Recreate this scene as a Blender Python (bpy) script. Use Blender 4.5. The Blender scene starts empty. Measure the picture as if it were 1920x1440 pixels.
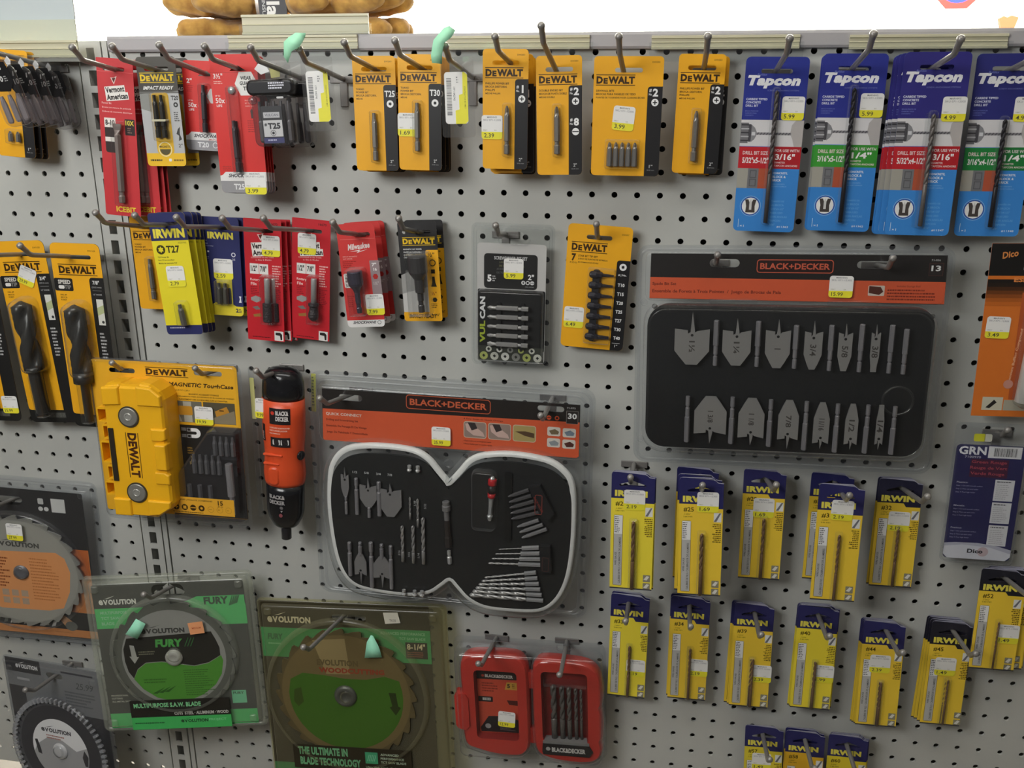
import bpy, bmesh, math, random
from mathutils import Vector, Matrix, Euler
from mathutils.geometry import tessellate_polygon
R = math.radians
random.seed(7)
sc = bpy.context.scene
COL = sc.collection

# ------------------------------------------------------------------ camera
cam_d = bpy.data.cameras.new('camera')
cam_d.sensor_width = 36.0
cam_d.lens = 36.0 * 1768.04 / 1920.0
cam_d.clip_start = 0.02
cam_d.clip_end = 60
cam = bpy.data.objects.new('camera', cam_d)
cam.location = (0.40209, -1.08338, 0.14747)
cam.rotation_euler = (1.26035383, 0.00075782, 0.17295822)
COL.objects.link(cam)
sc.camera = cam

# ------------------------------------------------------------------ light and exposure
sc.view_settings.view_transform = 'Standard'
sc.view_settings.look = 'None'
sc.view_settings.exposure = 0.2
sc.view_settings.gamma = 1.0
sc.view_settings.use_curve_mapping = False
sc.cycles.transparent_max_bounces = 32
sc.cycles.max_bounces = 8
sc.cycles.caustics_reflective = False
sc.cycles.caustics_refractive = False
world = bpy.data.worlds.new('store_air')
sc.world = world
world.use_nodes = True
wn = world.node_tree.nodes['Background']
wn.inputs['Color'].default_value = (1.0, 0.97, 0.91, 1)
wn.inputs['Strength'].default_value = 0.075


def area(name, loc, target, sx, sy, power, col=(1, 0.97, 0.92)):
    l = bpy.data.lights.new(name, 'AREA')
    l.shape = 'RECTANGLE'
    l.size, l.size_y, l.energy, l.color = sx, sy, power, col
    o = bpy.data.objects.new(name, l)
    o.location = loc
    o.rotation_euler = (Vector(target) - Vector(loc)).to_track_quat('-Z', 'Y').to_euler()
    COL.objects.link(o)
    return o


# an added key light low on the left, fitted to the board's shadows and falloff, a ceiling tube over the shelf, and the next aisle's tube
area('board_light', (-0.45, -1.22, 0.52), (0.0, 0.0, -0.1), 0.7, 0.4, 9.5, (1.0, 1.0, 0.98))
area('board_light', (0.15, -0.75, 1.35), (0.15, 0.0, 0.0), 1.6, 0.3, 7.5, (1.0, 0.99, 0.96))
area('next_aisle_tube_light', (-0.5, 2.6, 1.7), (-0.5, 3.9, 0.6), 6.0, 0.6, 900, (1.0, 0.99, 0.94))

# ------------------------------------------------------------------ materials


def lin(h):
    c = [int(h[i:i + 2], 16) / 255 for i in (0, 2, 4)]
    return [x / 12.92 if x <= .04045 else ((x + .055) / 1.055) ** 2.4 for x in c] + [1]


_m = {}


def M(h, rough=.42, metal=0.0, bump=0, scale=300, spec=.5):
    key = (h, rough, metal, bump)
    if key in _m:
        return _m[key]
    m = bpy.data.materials.new(('metal_' if metal else 'surface_') + h)
    m.use_nodes = True
    nt = m.node_tree
    b = nt.nodes['Principled BSDF']
    b.inputs['Base Color'].default_value = lin(h)
    b.inputs['Roughness'].default_value = rough
    b.inputs['Metallic'].default_value = metal * .5
    b.inputs['Specular IOR Level'].default_value = spec
    if bump:
        n = nt.nodes.new('ShaderNodeTexNoise')
        n.inputs['Scale'].default_value = scale
        tc = nt.nodes.new('ShaderNodeTexCoord')
        nt.links.new(tc.outputs['Object'], n.inputs['Vector'])
        bp = nt.nodes.new('ShaderNodeBump')
        bp.inputs['Strength'].default_value = bump
        bp.inputs['Distance'].default_value = .002
        nt.links.new(n.outputs['Fac'], bp.inputs['Height'])
        nt.links.new(bp.outputs['Normal'], b.inputs['Normal'])
    _m[key] = m
    return m


def clear(name, tint=(.96, .97, .97), haze=.006, rough=.12, gl=1.0, hz=(.8, .8, .8)):
    """thin clear plastic: see-through, a little milky, with a fresnel gloss"""
    if name in _m:
        return _m[name]
    m = bpy.data.materials.new(name)
    m.use_nodes = True
    nt = m.node_tree
    nt.nodes.clear()
    N = nt.nodes.new
    out = N('ShaderNodeOutputMaterial')
    tr = N('ShaderNodeBsdfTransparent')
    tr.inputs['Color'].default_value = (*tint, 1)
    df = N('ShaderNodeBsdfDiffuse')
    df.inputs['Color'].default_value = (*hz, 1)
    gs = N('ShaderNodeBsdfGlossy')
    gs.inputs['Roughness'].default_value = rough
    fl = N('ShaderNodeLayerWeight')          # same reflectance from both sides of the thin sheet
    fl.inputs['Blend'].default_value = .5
    fp = N('ShaderNodeMath')
    fp.operation = 'POWER'
    fp.inputs[1].default_value = 4.0
    fr = N('ShaderNodeMapRange')
    fr.inputs['To Min'].default_value = .05
    fr.inputs['To Max'].default_value = .85
    lw = N('ShaderNodeLayerWeight')
    lw.inputs['Blend'].default_value = .35
    mp = N('ShaderNodeMapRange')
    mp.inputs['To Min'].default_value = haze
    mp.inputs['To Max'].default_value = min(.85, haze + .4)
    pw = N('ShaderNodeMath')
    pw.operation = 'POWER'
    pw.inputs[1].default_value = 2.6
    m1 = N('ShaderNodeMixShader')
    m2 = N('ShaderNodeMixShader')
    k = N('ShaderNodeMath')
    k.operation = 'MULTIPLY'
    k.inputs[1].default_value = gl
    L = nt.links.new
    L(lw.outputs['Facing'], pw.inputs[0])
    L(pw.outputs[0], mp.inputs['Value'])
    L(mp.outputs['Result'], m1.inputs['Fac'])
    L(tr.outputs[0], m1.inputs[1])
    L(df.outputs[0], m1.inputs[2])
    L(fl.outputs['Facing'], fp.inputs[0])
    L(fp.outputs[0], fr.inputs['Value'])
    L(fr.outputs[0], k.inputs[0])
    L(k.outputs[0], m2.inputs['Fac'])
    L(m1.outputs[0], m2.inputs[1])
    L(gs.outputs[0], m2.inputs[2])
    L(m2.outputs[0], out.inputs['Surface'])
    _m[name] = m
    return m


CLR = clear('clear_blister')
CLB = clear('clear_clamshell', (.93, .94, .95), .025, .16, .9, (.62, .63, .66))
CLY = clear('yellowed_clamshell', (.93, .92, .80), .11, .2, .8, (.52, .49, .33))
CLG = clear('aged_clear_clamshell', (.96, .97, .94), .12, .2, .9, (.62, .64, .56))
BAG = clear('clear_bag_film', (.97, .97, .97), .02, .08, 1.6, (.8, .8, .8))
TINT = clear('smoky_case_plastic', (.80, .79, .81), .07, .15, 1.0, (.3, .29, .3))
CHAN = M('d2cdb0', .35)
STEEL = M('8a8682', .33, .85)
DARKST = M('4c4648', .35, .8)
BRIGHT = M('c4c4c4', .28, .9)
HOOKM = M('93908d', .34, .75)
YEL, BLK, WHT, RED = 'f2b21e', '1d1c1e', 'efeeec', 'c9302f'

# ------------------------------------------------------------------ mesh helpers


class MB:
    def __init__(s, w=0):
        s.v, s.f, s.mi, s.sm, s.mats, s.w = [], [], [], [], [], w

    def K(s, u, v, t):
        return ((u - s.w / 2) / 1000, -t / 1000, -v / 1000)

    def mat(s, m):
        if isinstance(m, str):
            m = M(m)
        if m not in s.mats:
            s.mats.append(m)
        return s.mats.index(m)

    def add(s, vs, fs, m, smooth=False):
        o = len(s.v)
        s.v += vs
        i = s.mat(m)
        for f in fs:
            s.f.append([a + o for a in f])
            s.mi.append(i)
            s.sm.append(smooth)

    def face(s, pts, t, m):          # flat n-gon facing the viewer, pts in card mm
        if sum(a[0] * b[1] - b[0] * a[1] for a, b in zip(pts, pts[1:] + pts[:1])) > 0:
            pts = pts[::-1]
        s.add([s.K(a, b, t) for a, b in pts], [list(range(len(pts)))], m)

    def prism(s, pts, t0, t1, m, side=None, holes=(), smooth=False):
        side = side or m
        if sum(a[0] * b[1] - b[0] * a[1] for a, b in zip(pts, pts[1:] + pts[:1])) > 0:
            pts = pts[::-1]
        loops = [pts] + [list(h) for h in holes]
        allp = [p for l in loops for p in l]
        if holes:
            tri = tessellate_polygon([[Vector((a, b, 0)) for a, b in l] for l in loops])
            fs = []
            for a, b, c in tri:
                A, B, C_ = allp[a], allp[b], allp[c]
                ar = (B[0] - A[0]) * (C_[1] - A[1]) - (C_[0] - A[0]) * (B[1] - A[1])
                if abs(ar) < 1e-9:
                    continue
                fs.append([a, c, b] if ar > 0 else [a, b, c])
        else:
            fs = [list(range(len(pts)))]
        s.add([s.K(a, b, t1) for a, b in allp], fs, m)
        s.add([s.K(a, b, t0) for a, b in allp], [f[::-1] for f in fs], side)
        for l in loops:
            n = len(l)
            s.add([s.K(a, b, t0) for a, b in l] + [s.K(a, b, t1) for a, b in l],
                  [[i, (i + 1) % n, (i + 1) % n + n, i + n] for i in range(n)], side, smooth)

    def dome(s, pts, rings, m, cap=True, smooth=True, holes=()):
        """pts outline; rings [(inset, t)]: stacked copies of the outline, closed by a cap"""
        if sum(a[0] * b[1] - b[0] * a[1] for a, b in zip(pts, pts[1:] + pts[:1])) > 0:
            pts = pts[::-1]
        n = len(pts)
        vs = []
        for ins, t in rings:
            for i, (a, b) in enumerate(pts):
                p, q = pts[i - 1], pts[(i + 1) % n]
                e1 = Vector((a - p[0], b - p[1]))
                e2 = Vector((q[0] - a, q[1] - b))
                if e1.length < 1e-6:
                    e1 = e2
                if e2.length < 1e-6:
                    e2 = e1
                n1 = Vector((e1.y, -e1.x)).normalized()
                n2 = Vector((e2.y, -e2.x)).normalized()
                nn = n1 + n2
                nn = nn / max(.35, nn.dot(n1) if nn.length else 1) if nn.length > 1e-6 else n1
                vs.append(s.K(a - nn.x * ins * -1, b - nn.y * ins * -1, t))
        fs = [[k * n + i, k * n + (i + 1) % n, (k + 1) * n + (i + 1) % n, (k + 1) * n + i]
              for k in range(len(rings) - 1) for i in range(n)]
        s.add(vs, fs, m, smooth)
        if cap:
            k = (len(rings) - 1) * n
            if holes:
                t = rings[-1][1]
                flat = [(x * 1000 + s.w / 2, -z * 1000) for x, y, z in vs[k:]]
                allp = flat + [p for h_ in holes for p in h_]
                tri = tessellate_polygon([[Vector((a, b, 0)) for a, b in l] for l in [flat] + [list(h_) for h_ in holes]])
                fs = []
                for a, b, c in tri:
                    A, B, C_ = allp[a], allp[b], allp[c]
                    ar = (B[0] - A[0]) * (C_[1] - A[1]) - (C_[0] - A[0]) * (B[1] - A[1])
                    fs.append([a, c, b] if ar > 0 else [a, b, c])
                s.add([s.K(a, b, t) for a, b in allp], fs, m, False)
            else:
                s.add(vs[k:], [list(range(n))], m, False)

    def lathe(s, p0, p1, prof, m, n=12, smooth=False, caps=True):
        """prof [(mm along, radius mm, shape)], shape o round, h hex, p cross point, t star, f flat blade"""
        A, B = Vector(s.K(*p0)), Vector(s.K(*p1))
        d = (B - A).normalized()
        e1 = d.orthogonal().normalized() if abs(d.y) > .9 else Vector((0, -1, 0)).cross(d).normalized()
        e2 = d.cross(e1)
        vs = []
        for pr in prof:
            a, r = pr[0], pr[1]
            sh = pr[2] if len(pr) > 2 else 'o'
            for i in range(n):
                th = 2 * math.pi * i / n
                k1 = k2 = 1
                if sh == 'h':
                    k1 = k2 = .9 / max(.9, 1) * (1 / math.cos((th % (math.pi / 3)) - math.pi / 6)) * .93
                elif sh == 'p':
                    k1 = k2 = 1 - .45 * abs(math.sin(2 * th)) ** .7
                elif sh == 't':
                    k1 = k2 = 1 - .22 * (.5 - .5 * math.cos(6 * th))
                elif sh == 'f':
                    k1, k2 = 1.25, .3
                vs.append(tuple(A + d * a / 1000 + (e1 * math.cos(th) * k1 + e2 * math.sin(th) * k2) * r / 1000))
        q = len(prof)
        fs = [[k * n + i, (k + 1) * n + i, (k + 1) * n + (i + 1) % n, k * n + (i + 1) % n]
              for k in range(q - 1) for i in range(n)]
        if caps:
            fs.append(list(range(n)))
            fs.append([(q - 1) * n + i for i in range(n)][::-1])
        s.add(vs, fs, m, smooth)

    def twist(s, p0, p1, r, pitch, m, tip=2.0):
        """fluted twist drill from p0 (point) to p1"""
        A, B = Vector(s.K(*p0)), Vector(s.K(*p1))
        L = (B - A).length * 1000
        d = (B - A).normalized()
        e1 = Vector((0, -1, 0)).cross(d).normalized()
        e2 = d.cross(e1)
        n, q = 14, max(8, int(L / pitch * 9))
        vs = []
        for k in range(q + 1):
            a = L * k / q
            ph = a / pitch * math.pi
            rr_ = r * min(1, .15 + a / tip)
            for i in range(n):
                th = 2 * math.pi * i / n
                f = 1 - .55 * max(0, math.cos(2 * th)) ** 1.5
                x = rr_ * f
                vs.append(tuple(A + d * a / 1000 + (e1 * math.cos(th + ph) + e2 * math.sin(th + ph)) * x / 1000))
        fs = [[k * n + i, (k + 1) * n + i, (k + 1) * n + (i + 1) % n, k * n + (i + 1) % n]
              for k in range(q) for i in range(n)]
        fs += [list(range(n)), [q * n + i for i in range(n)][::-1]]
        s.add(vs, fs, m, True)

    def box(s, u, v, w, h, t0, t1, m, r=0, side=None):
        s.prism(rr(u, v, w, h, r), t0, t1, m, side)

    def build(s, name, parent=None, bevel=0, props=None):
        me = bpy.data.meshes.new(name)
        me.from_pydata(s.v, [], s.f)
        for m in s.mats:
            me.materials.append(m)
        me.polygons.foreach_set('material_index', s.mi)
        me.polygons.foreach_set('use_smooth', s.sm)
        me.update()
        o = bpy.data.objects.new(name, me)
        COL.objects.link(o)
        if parent is not None:
            o.parent = parent
        if bevel:
            b = o.modifiers.new('bevel', 'BEVEL')
            b.width = bevel
            b.segments = 2
            b.limit_method = 'ANGLE'
        if props:
            for k, v in props.items():
                o[k] = v
        return o


def rr(u, v, w, h, r=0, n=4):
    """rounded rectangle outline; r number or [tl, tr, br, bl]"""
    rs = list(r) if isinstance(r, (list, tuple)) else [r] * 4
    out = []
    for (cx, cy, a0), q in zip(((u, v, 180), (u + w, v, 270), (u + w, v + h, 0), (u, v + h, 90)), rs):
        q = min(q, w / 2 - .001, h / 2 - .001)
        if q <= 0:
            out.append((cx, cy))
            continue
        sx = 1 if cx == u else -1
        sy = 1 if cy == v else -1
        for i in range(n + 1):
            a = R(a0 + 90 * i / n)
            out.append((cx + sx * q + q * math.cos(a), cy + sy * q + q * math.sin(a)))
    return out


def circ(cu, cv, ru, rv=None, n=24, a0=0, a1=360):
    rv = rv or ru
    full = a1 - a0 >= 360
    k = n if full else n + 1
    return [(cu + ru * math.cos(R(a0 + (a1 - a0) * i / n)), cv + rv * math.sin(R(a0 + (a1 - a0) * i / n))) for i in range(k)]


_tc = {}


def glyphs(body, b, sh):
    key = (body, b, sh)
    if key in _tc:
        return _tc[key]
    cu = bpy.data.curves.new('lettering', 'FONT')
    cu.body = body
    cu.offset = b
    cu.shear = sh
    cu.resolution_u = 2
    cu.space_character = 1 + 1.5 * max(0, b - .02)
    ob = bpy.data.objects.new('lettering', cu)
    me = ob.to_mesh()
    vs = [(v.co.x, v.co.y) for v in me.vertices]
    fs = [list(p.vertices) for p in me.polygons]
    ob.to_mesh_clear()
    bpy.data.objects.remove(ob)
    bpy.data.curves.remove(cu)
    if not vs:
        vs, fs = [(0, 0), (1, 0), (1, 1)], []
    x0, x1 = min(a for a, _ in vs), max(a for a, _ in vs)
    y0, y1 = min(b_ for _, b_ in vs), max(b_ for _, b_ in vs)
    res = ([((a - x0) / max(1e-6, x1 - x0), (y1 - b_) / max(1e-6, y1 - y0)) for a, b_ in vs], fs,
           (x1 - x0) / max(1e-6, y1 - y0))
    _tc[key] = res
    return res


class Art(MB):
    """a printed sheet: the card and everything printed on it, in card millimetres from its top left corner"""

    def __init__(s, w, t=0.0):
        super().__init__(w)
        s.t0, s.bb = t, []

    def lay(s, pts):
        a, b = min(p[0] for p in pts), min(p[1] for p in pts)
        c, d = max(p[0] for p in pts), max(p[1] for p in pts)
        k = 1 + max([q[4] for q in s.bb if not (q[0] >= c or q[2] <= a or q[1] >= d or q[3] <= b)] or [0])
        s.bb.append((a, b, c, d, k))
        return s.t0 + .035 * k

    def poly(s, pts, m, holes=()):
        t = s.lay(pts)
        if holes:
            allp = list(pts) + [p for h in holes for p in h]
            tri = tessellate_polygon([[Vector((a, b, 0)) for a, b in l] for l in [pts] + list(holes)])
            fs = []
            for a, b, c in tri:
                A, B, C_ = allp[a], allp[b], allp[c]
                ar = (B[0] - A[0]) * (C_[1] - A[1]) - (C_[0] - A[0]) * (B[1] - A[1])
                fs.append([a, c, b] if ar > 0 else [a, b, c])
            s.add([s.K(a, b, t) for a, b in allp], fs, m)
        else:
            s.face(list(pts), t, m)

    def rect(s, u, v, w, h, m, r=0):
        s.poly(rr(u, v, w, h, r, 3), m)

    def disc(s, cu, cv, r, m, rv=None, n=20):
        s.poly(circ(cu, cv, r, rv, n), m)

    def ring(s, cu, cv, r1, r0, m, n=20):
        s.poly(circ(cu, cv, r1, n=n), m, [circ(cu, cv, r0, n=n)])

    def frame(s, u, v, w, h, th, m, r=0):
        s.poly(rr(u, v, w, h, r, 3), m, [rr(u + th, v + th, w - 2 * th, h - 2 * th, max(0, r - th), 3)])

    def line(s, u0, v0, u1, v1, wd, m):
        d = Vector((u1 - u0, v1 - v0)).normalized() * wd / 2
        s.poly([(u0 - d.y, v0 + d.x), (u1 - d.y, v1 + d.x), (u1 + d.y, v1 - d.x), (u0 + d.y, v0 - d.x)], m)

    def text(s, body, u, v, w, h, m, b=.02, sh=0, rot=0):
        """lettering filling the box u,v,w,h, turned by rot degrees (clockwise seen) about the box centre"""
        vs, fs, asp = glyphs(body, b, sh)
        if w is None:
            w = h * asp
        if w > 1.7 * h * asp:          # keep narrow figures such as 1 from being stretched
            u += (w - h * asp) / 2
            w = h * asp
        cx, cy = u + w / 2, v + h / 2
        c, q = math.cos(R(rot)), math.sin(R(rot))
        pts = []
        for a, b_ in vs:
            x, y = (a - .5) * w, (b_ - .5) * h
            pts.append((cx + x * c - y * q, cy + x * q + y * c))
        t = s.lay(pts)
        s.add([s.K(a, b_, t) for a, b_ in pts], fs, m)

    def vtext(s, body, cu, cv, length, height, m, b=.02, rot=-90, sh=0):
        s.text(body, cu - length / 2, cv - height / 2, length, height, m, b, sh, rot)

    def lines(s, items, u, v, h, pitch, m, maxw=None, b=.01, right=False):
        b = max(b, .025)
        for i, x in enumerate(items):
            a = glyphs(x, b, 0)[2]
            w = min(maxw, h * a) if maxw else h * a
            s.text(x, (u - w) if right else u, v + i * pitch, w, h, m, b)

    def fine(s, u, v, w, n, pitch, m, hh=.5, right=False):
        """print too small to read: short dashes, word after word"""
        for i in range(n):
            x, end = 0, w * random.uniform(.6, 1)
            while x < end:
                l = min(random.uniform(.8, 3.2), end - x)
                a = (u - x - l) if right else u + x
                s.rect(a, v + i * pitch, l, pitch * hh, m)
                x += l + .5

    def bars(s, u, v, w, h, m, vert=False):
        x = 0
        while x < (h if vert else w):
            l = random.choice((.25, .25, .5, .75))
            if vert:
                s.rect(u, v + x, w, l, m)
            else:
                s.rect(u + x, v, l, h, m)
            x += l + random.choice((.3, .5, .6))

    def dewalt(s, u, v, w, h, m, b=.055, rot=0):
        """the maker's word with a bar above and below"""
        p = h * .07
        s.rect(u, v, w, p, m)
        s.rect(u, v + h - p, w, p, m)
        y, k = v + h * .16, h * .68
        s.text('D', u + w * .01, y, w * .165, k, m, b)
        s.text('E', u + w * .19, y + k * .22, w * .11, k * .78, m, b)
        s.text('WALT', u + w * .31, y, w * .68, k, m, b)

    def badge(s, u, v, w, h, m='d9583a', bg='2a1210', body='BLACK+DECKER'):
        s.rect(u, v, w, h, m, h * .22)
        s.rect(u + .9, v + .9, w - 1.8, h - 1.8, bg, h * .18)
        s.text(body, u + w * .045, v + h * .27, w * .91, h * .46, m, .03)


def tag(o, label, cat, group=None):
    o['label'] = label
    o['category'] = cat
    if group:
        o['group'] = group
    return o


def thing(name, label, cat, P=None, group=None, loc=None, rot=None):
    o = bpy.data.objects.new(name, None)
    o.empty_display_size = .01
    COL.objects.link(o)
    if P:
        o.location = P[2:5]
        o.rotation_mode = 'YXZ'
        o.rotation_euler = [R(a) for a in P[5:8]]
    if loc:
        o.location = loc
    if rot:
        o.rotation_euler = rot
    return tag(o, label, cat, group)


def structure(o):
    o['kind'] = 'structure'
    return o


def copy_tree(o, parent=None):
    c = o.copy()
    COL.objects.link(c)
    if parent is not None:
        c.parent = parent
    for ch in list(o.children):
        if not ch.name.startswith('price_sticker'):
            copy_tree(ch, c)
    return c


SL = math.tan(R(8.5))


def behind(root, steps, labels, group):
    """further packs on the same hook, nearer the board"""
    root['group'] = group
    out = []
    for (dy, dx, dz, roll), lb in zip(steps, labels):
        c = copy_tree(root)
        c.location = root.location + Vector((dx / 1000, dy / 1000, -dy / 1000 * SL + dz / 1000))
        c.rotation_euler = (root.rotation_euler[0], root.rotation_euler[1] + R(roll), root.rotation_euler[2])
        c['label'] = lb
        out.append(c)
    return out


def sticker(root, w, u, v, price, t=.7, rot=0, sw=23, sh=25, name='price_sticker'):
    """white and yellow shop price sticker on a pack of width w"""
    a = Art(sw, 0)
    a.prism(rr(0, 0, sw, sh, 3), -.12, 0, WHT)
    k = sh * .69
    a.poly(rr(0, k, sw, sh - k, [0, 0, 3, 3], 3), 'f0e63a')
    a.text("MARVIN'S", sw * .27, sh * .05, sw * .46, sh * .07, '6a6a70', .01)
    a.text('SKU 071-12305', sw * .08, sh * .16, sw * .84, sh * .075, '8a8a90', 0)
    a.text('MRKT', sw * .08, sh * .60, sw * .2, sh * .05, 'a0a080', 0)
    a.text('EA', sw * .62, sh * .60, sw * .1, sh * .05, 'a0a080', 0)
    a.text(price, sw * .12, sh * .75, sw * .48, sh * .18, '4a4a3a', .01)
    o = a.build(name, root)
    o['label'] = 'white and yellow price sticker reading ' + price
    o.location = ((u + sw / 2 - w / 2) / 1000, -t / 1000, -v / 1000)
    if rot:
        c = Vector((0, 0, -sh / 2000))
        o.rotation_euler = (0, R(rot), 0)
        q = Euler((0, R(rot), 0)).to_matrix() @ c
        o.location += c - q
    return o


def slot(cu, cv, w, h):
    return rr(cu - w / 2, cv - h / 2, w, h, h / 2, 3)


def wing(cu, cv, w, h):
    """hang hole with a peak in the middle and round ends"""
    return [(cu, cv - h * .62), (cu + w * .14, cv - h * .35), (cu + w * .42, cv), (cu + w * .5, cv + h * .18),
            (cu + w * .46, cv + h * .38), (cu - w * .46, cv + h * .38), (cu - w * .5, cv + h * .18),
            (cu - w * .42, cv), (cu - w * .14, cv - h * .35)]


def tube_bulge(mb, u0, v0, u1, v1, t, m=CLR, r=2.5):
    mb.dome(rr(u0, v0, u1 - u0, v1 - v0, r, 4), [(0, .2), (.5, t * .6), (1.1, t * .9), (2.0, t)], m)


def bit(root, w, p0, p1, r, tip, m=STEEL, name='driver_bit'):
    """hex shank power bit with its tip at p0"""
    L = math.dist(p0, p1)
    mb = MB(w)
    tl = min(L * .28, r * 3.2)
    sh = {'p': 'p', 't': 't', 'f': 'f', 'h': 'h', 'o': 'o'}[tip]
    prof = [(0, r * .25 if tip == 'p' else r * .62, sh), (tl * .35, r * .62, sh), (tl * .6, r * .66, sh), (tl * .85, r * .8), (tl, r * .95, 'h')]
    if L > 32:
        prof += [(L * .72, r, 'h'), (L * .735, r * .7), (L * .80, r * .7), (L * .815, r, 'h'), (L - .6, r, 'h'), (L, r * .8, 'h')]
    else:
        prof += [(L * .55, r, 'h'), (L - .6, r, 'h'), (L, r * .8, 'h')]
    mb.lathe(p0, p1, prof, m)
    return mb.build(name, root)


def twist_drill(root, w, p0, p1, r, m=DARKST, flute=.62, pitch=None, name='drill_bit'):
    mb = MB(w)
    pm = [p0[i] + (p1[i] - p0[i]) * flute for i in range(3)]
    mb.twist(p0, pm, r, pitch or r * 5, m)
    L = math.dist(pm, p1)
    mb.lathe(pm, p1, [(-.3, r * .75), (.8, r), (L, r)], m, smooth=True)
    return mb.build(name, root)


def star(cu, cv, r, k=.72, n=6):
    return [(cu + r * (1 if i % 2 else k) * math.cos(math.pi * i / n), cv + r * (1 if i % 2 else k) * math.sin(math.pi * i / n)) for i in range(2 * n)]


def icon(a, kind, u, v, r, fg, bg):
    a.disc(u, v, r, fg)
    if kind == 'phillips':
        a.poly([(u + x * r, v + y * r) for x, y in ((-.15, -.6), (.15, -.6), (.15, -.15), (.6, -.15), (.6, .15), (.15, .15), (.15, .6),
                                                   (-.15, .6), (-.15, .15), (-.6, .15), (-.6, -.15), (-.15, -.15))], bg)
    elif kind == 'slot':
        a.rect(u - r * .9, v - r * .13, r * 1.8, r * .26, bg)
    elif kind == 'torx':
        a.poly(star(u, v, r * .5), bg)
    elif kind == 'ring':
        a.disc(u, v, r * .72, bg)
    elif kind == 'square':
        a.rect(u - r * .5, v - r * .5, r, r, bg)
# ------------------------------------------------------------------ the shelf back: pegboard panels, upright, rail
I = .0254
GREY = M('c4c5c0', .42, 0, .03, 900)


def pegboard(name, c0, c1, r0, r1, x_l, x_r, z_t, z_b, roff, y, label):
    """steel sheet with round holes on a 1 inch grid; every hole is a real opening"""
    mb = MB()
    D = .0028
    n = 16
    rad = .0034
    xs = lambda c: c * I
    zs = lambda r: -(r + roff) * I
    vs, fs = [], []
    for c in range(c0, c1 + 1):
        for r in range(r0, r1 + 1):
            cx, cz = xs(c), zs(r)
            xl = x_l if c == c0 else cx - I / 2
            xr = x_r if c == c1 else cx + I / 2
            zt = z_t if r == r0 else cz + I / 2
            zb = z_b if r == r1 else cz - I / 2
            o = len(vs)
            for i in range(n):
                a = math.pi * 2 * i / n
                dx, dz = math.cos(a), math.sin(a)
                vs.append((cx + rad * dx, y, cz + rad * dz))
            for i in range(n):
                a = math.pi * 2 * i / n
                dx, dz = math.cos(a), math.sin(a)
                m_ = max(abs(dx), abs(dz))
                dx, dz = dx / m_, dz / m_
                vs.append((cx + (dx * (xr - cx) if dx > 0 else -dx * (xl - cx)), y, cz + (dz * (zt - cz) if dz > 0 else -dz * (zb - cz))))
            for i in range(n):
                vs.append((vs[o + i][0], y + D, vs[o + i][2]))
            for i in range(n):
                j = (i + 1) % n
                fs.append([o + i, o + n + i, o + n + j, o + j][::-1])
                fs.append([o + i, o + j, o + 2 * n + j, o + 2 * n + i][::-1])
    mb.add(vs, fs, GREY)
    x = [(x_l, z_t), (x_r, z_t), (x_r, z_b), (x_l, z_b)]
    mb.add([(a, y, b) for a, b in x] + [(a, y + D, b) for a, b in x], [[0, 1, 5, 4], [1, 2, 6, 5], [2, 3, 7, 6], [3, 0, 4, 7]], GREY)
    o = mb.build(name)
    return tag(o, label, 'pegboard panel')


def boxw(mb, x0, x1, y0, y1, z0, z1, m):
    v = [(x0, y0, z0), (x1, y0, z0), (x1, y0, z1), (x0, y0, z1), (x0, y1, z0), (x1, y1, z0), (x1, y1, z1), (x0, y1, z1)]
    mb.add(v, [[0, 1, 2, 3], [5, 4, 7, 6], [4, 0, 3, 7], [1, 5, 6, 2], [3, 2, 6, 7], [4, 5, 1, 0]], m)


pegboard('pegboard_panel', -10, 34, -7, 33, -10.68 * I, 36 * I, 7.72 * I, -34.5 * I, 0, 0.0,
         'wide grey perforated steel panel right of the slotted upright')
pegboard('pegboard_panel', -30, -13, -7, 33, -31 * I, -12.35 * I, 7.0 * I, -34.5 * I, .5, 0.0012,
         'narrow grey perforated steel panel at the left edge of the photo')

# slotted upright between the two panels
up = thing('shelf_upright', 'grey steel upright with a column of dark slots between the two perforated panels', 'shelf upright',
           loc=(0, 0, 0))
mb = MB()
xl, xr, zt, zb = -12.28 * I, -10.74 * I, 7.62 * I, -34.5 * I
sx0, sx1 = -11.82 * I, -11.42 * I
boxw(mb, xl + .0015, sx0, -.0012, .03, zb, zt, GREY)
boxw(mb, sx1, -11.08 * I, -.0012, .03, zb, zt, GREY)
for r in range(-8, 35):
    zc = -(r + .03) * I
    lo, hi = zc - I / 2 + .0, zc + I / 2
    a, b = zc + .0088, zc - .0088
    if hi > zt:
        hi = zt
    # bridge between two slots
    boxw(mb, sx0, sx1, -.0012, .0012, max(zb, zc - I + .0088), min(zt, b), GREY)
mb.build('post', up)
mb = MB()
boxw(mb, -11.02 * I, -10.76 * I, -.0005, .02, zb, zt, GREY)
mb.build('side_flange', up)
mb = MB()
boxw(mb, -12.9 * I, -10.3 * I, .031, .034, zb, zt, '14140f')  # near-black sheet put in for the shade behind the slots
mb.build('slot_backing', up)

# dark backing added behind the holes; its colour stands in for the unlit hollow
mb = MB()
boxw(mb, -30 * I, 37 * I, .085, .09, -36 * I, 7.28 * I, '3a3a36')
tag(mb.build('hole_backing'), 'added backing sheet behind the panel holes, coloured dark for the shade inside', 'panel')

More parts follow.
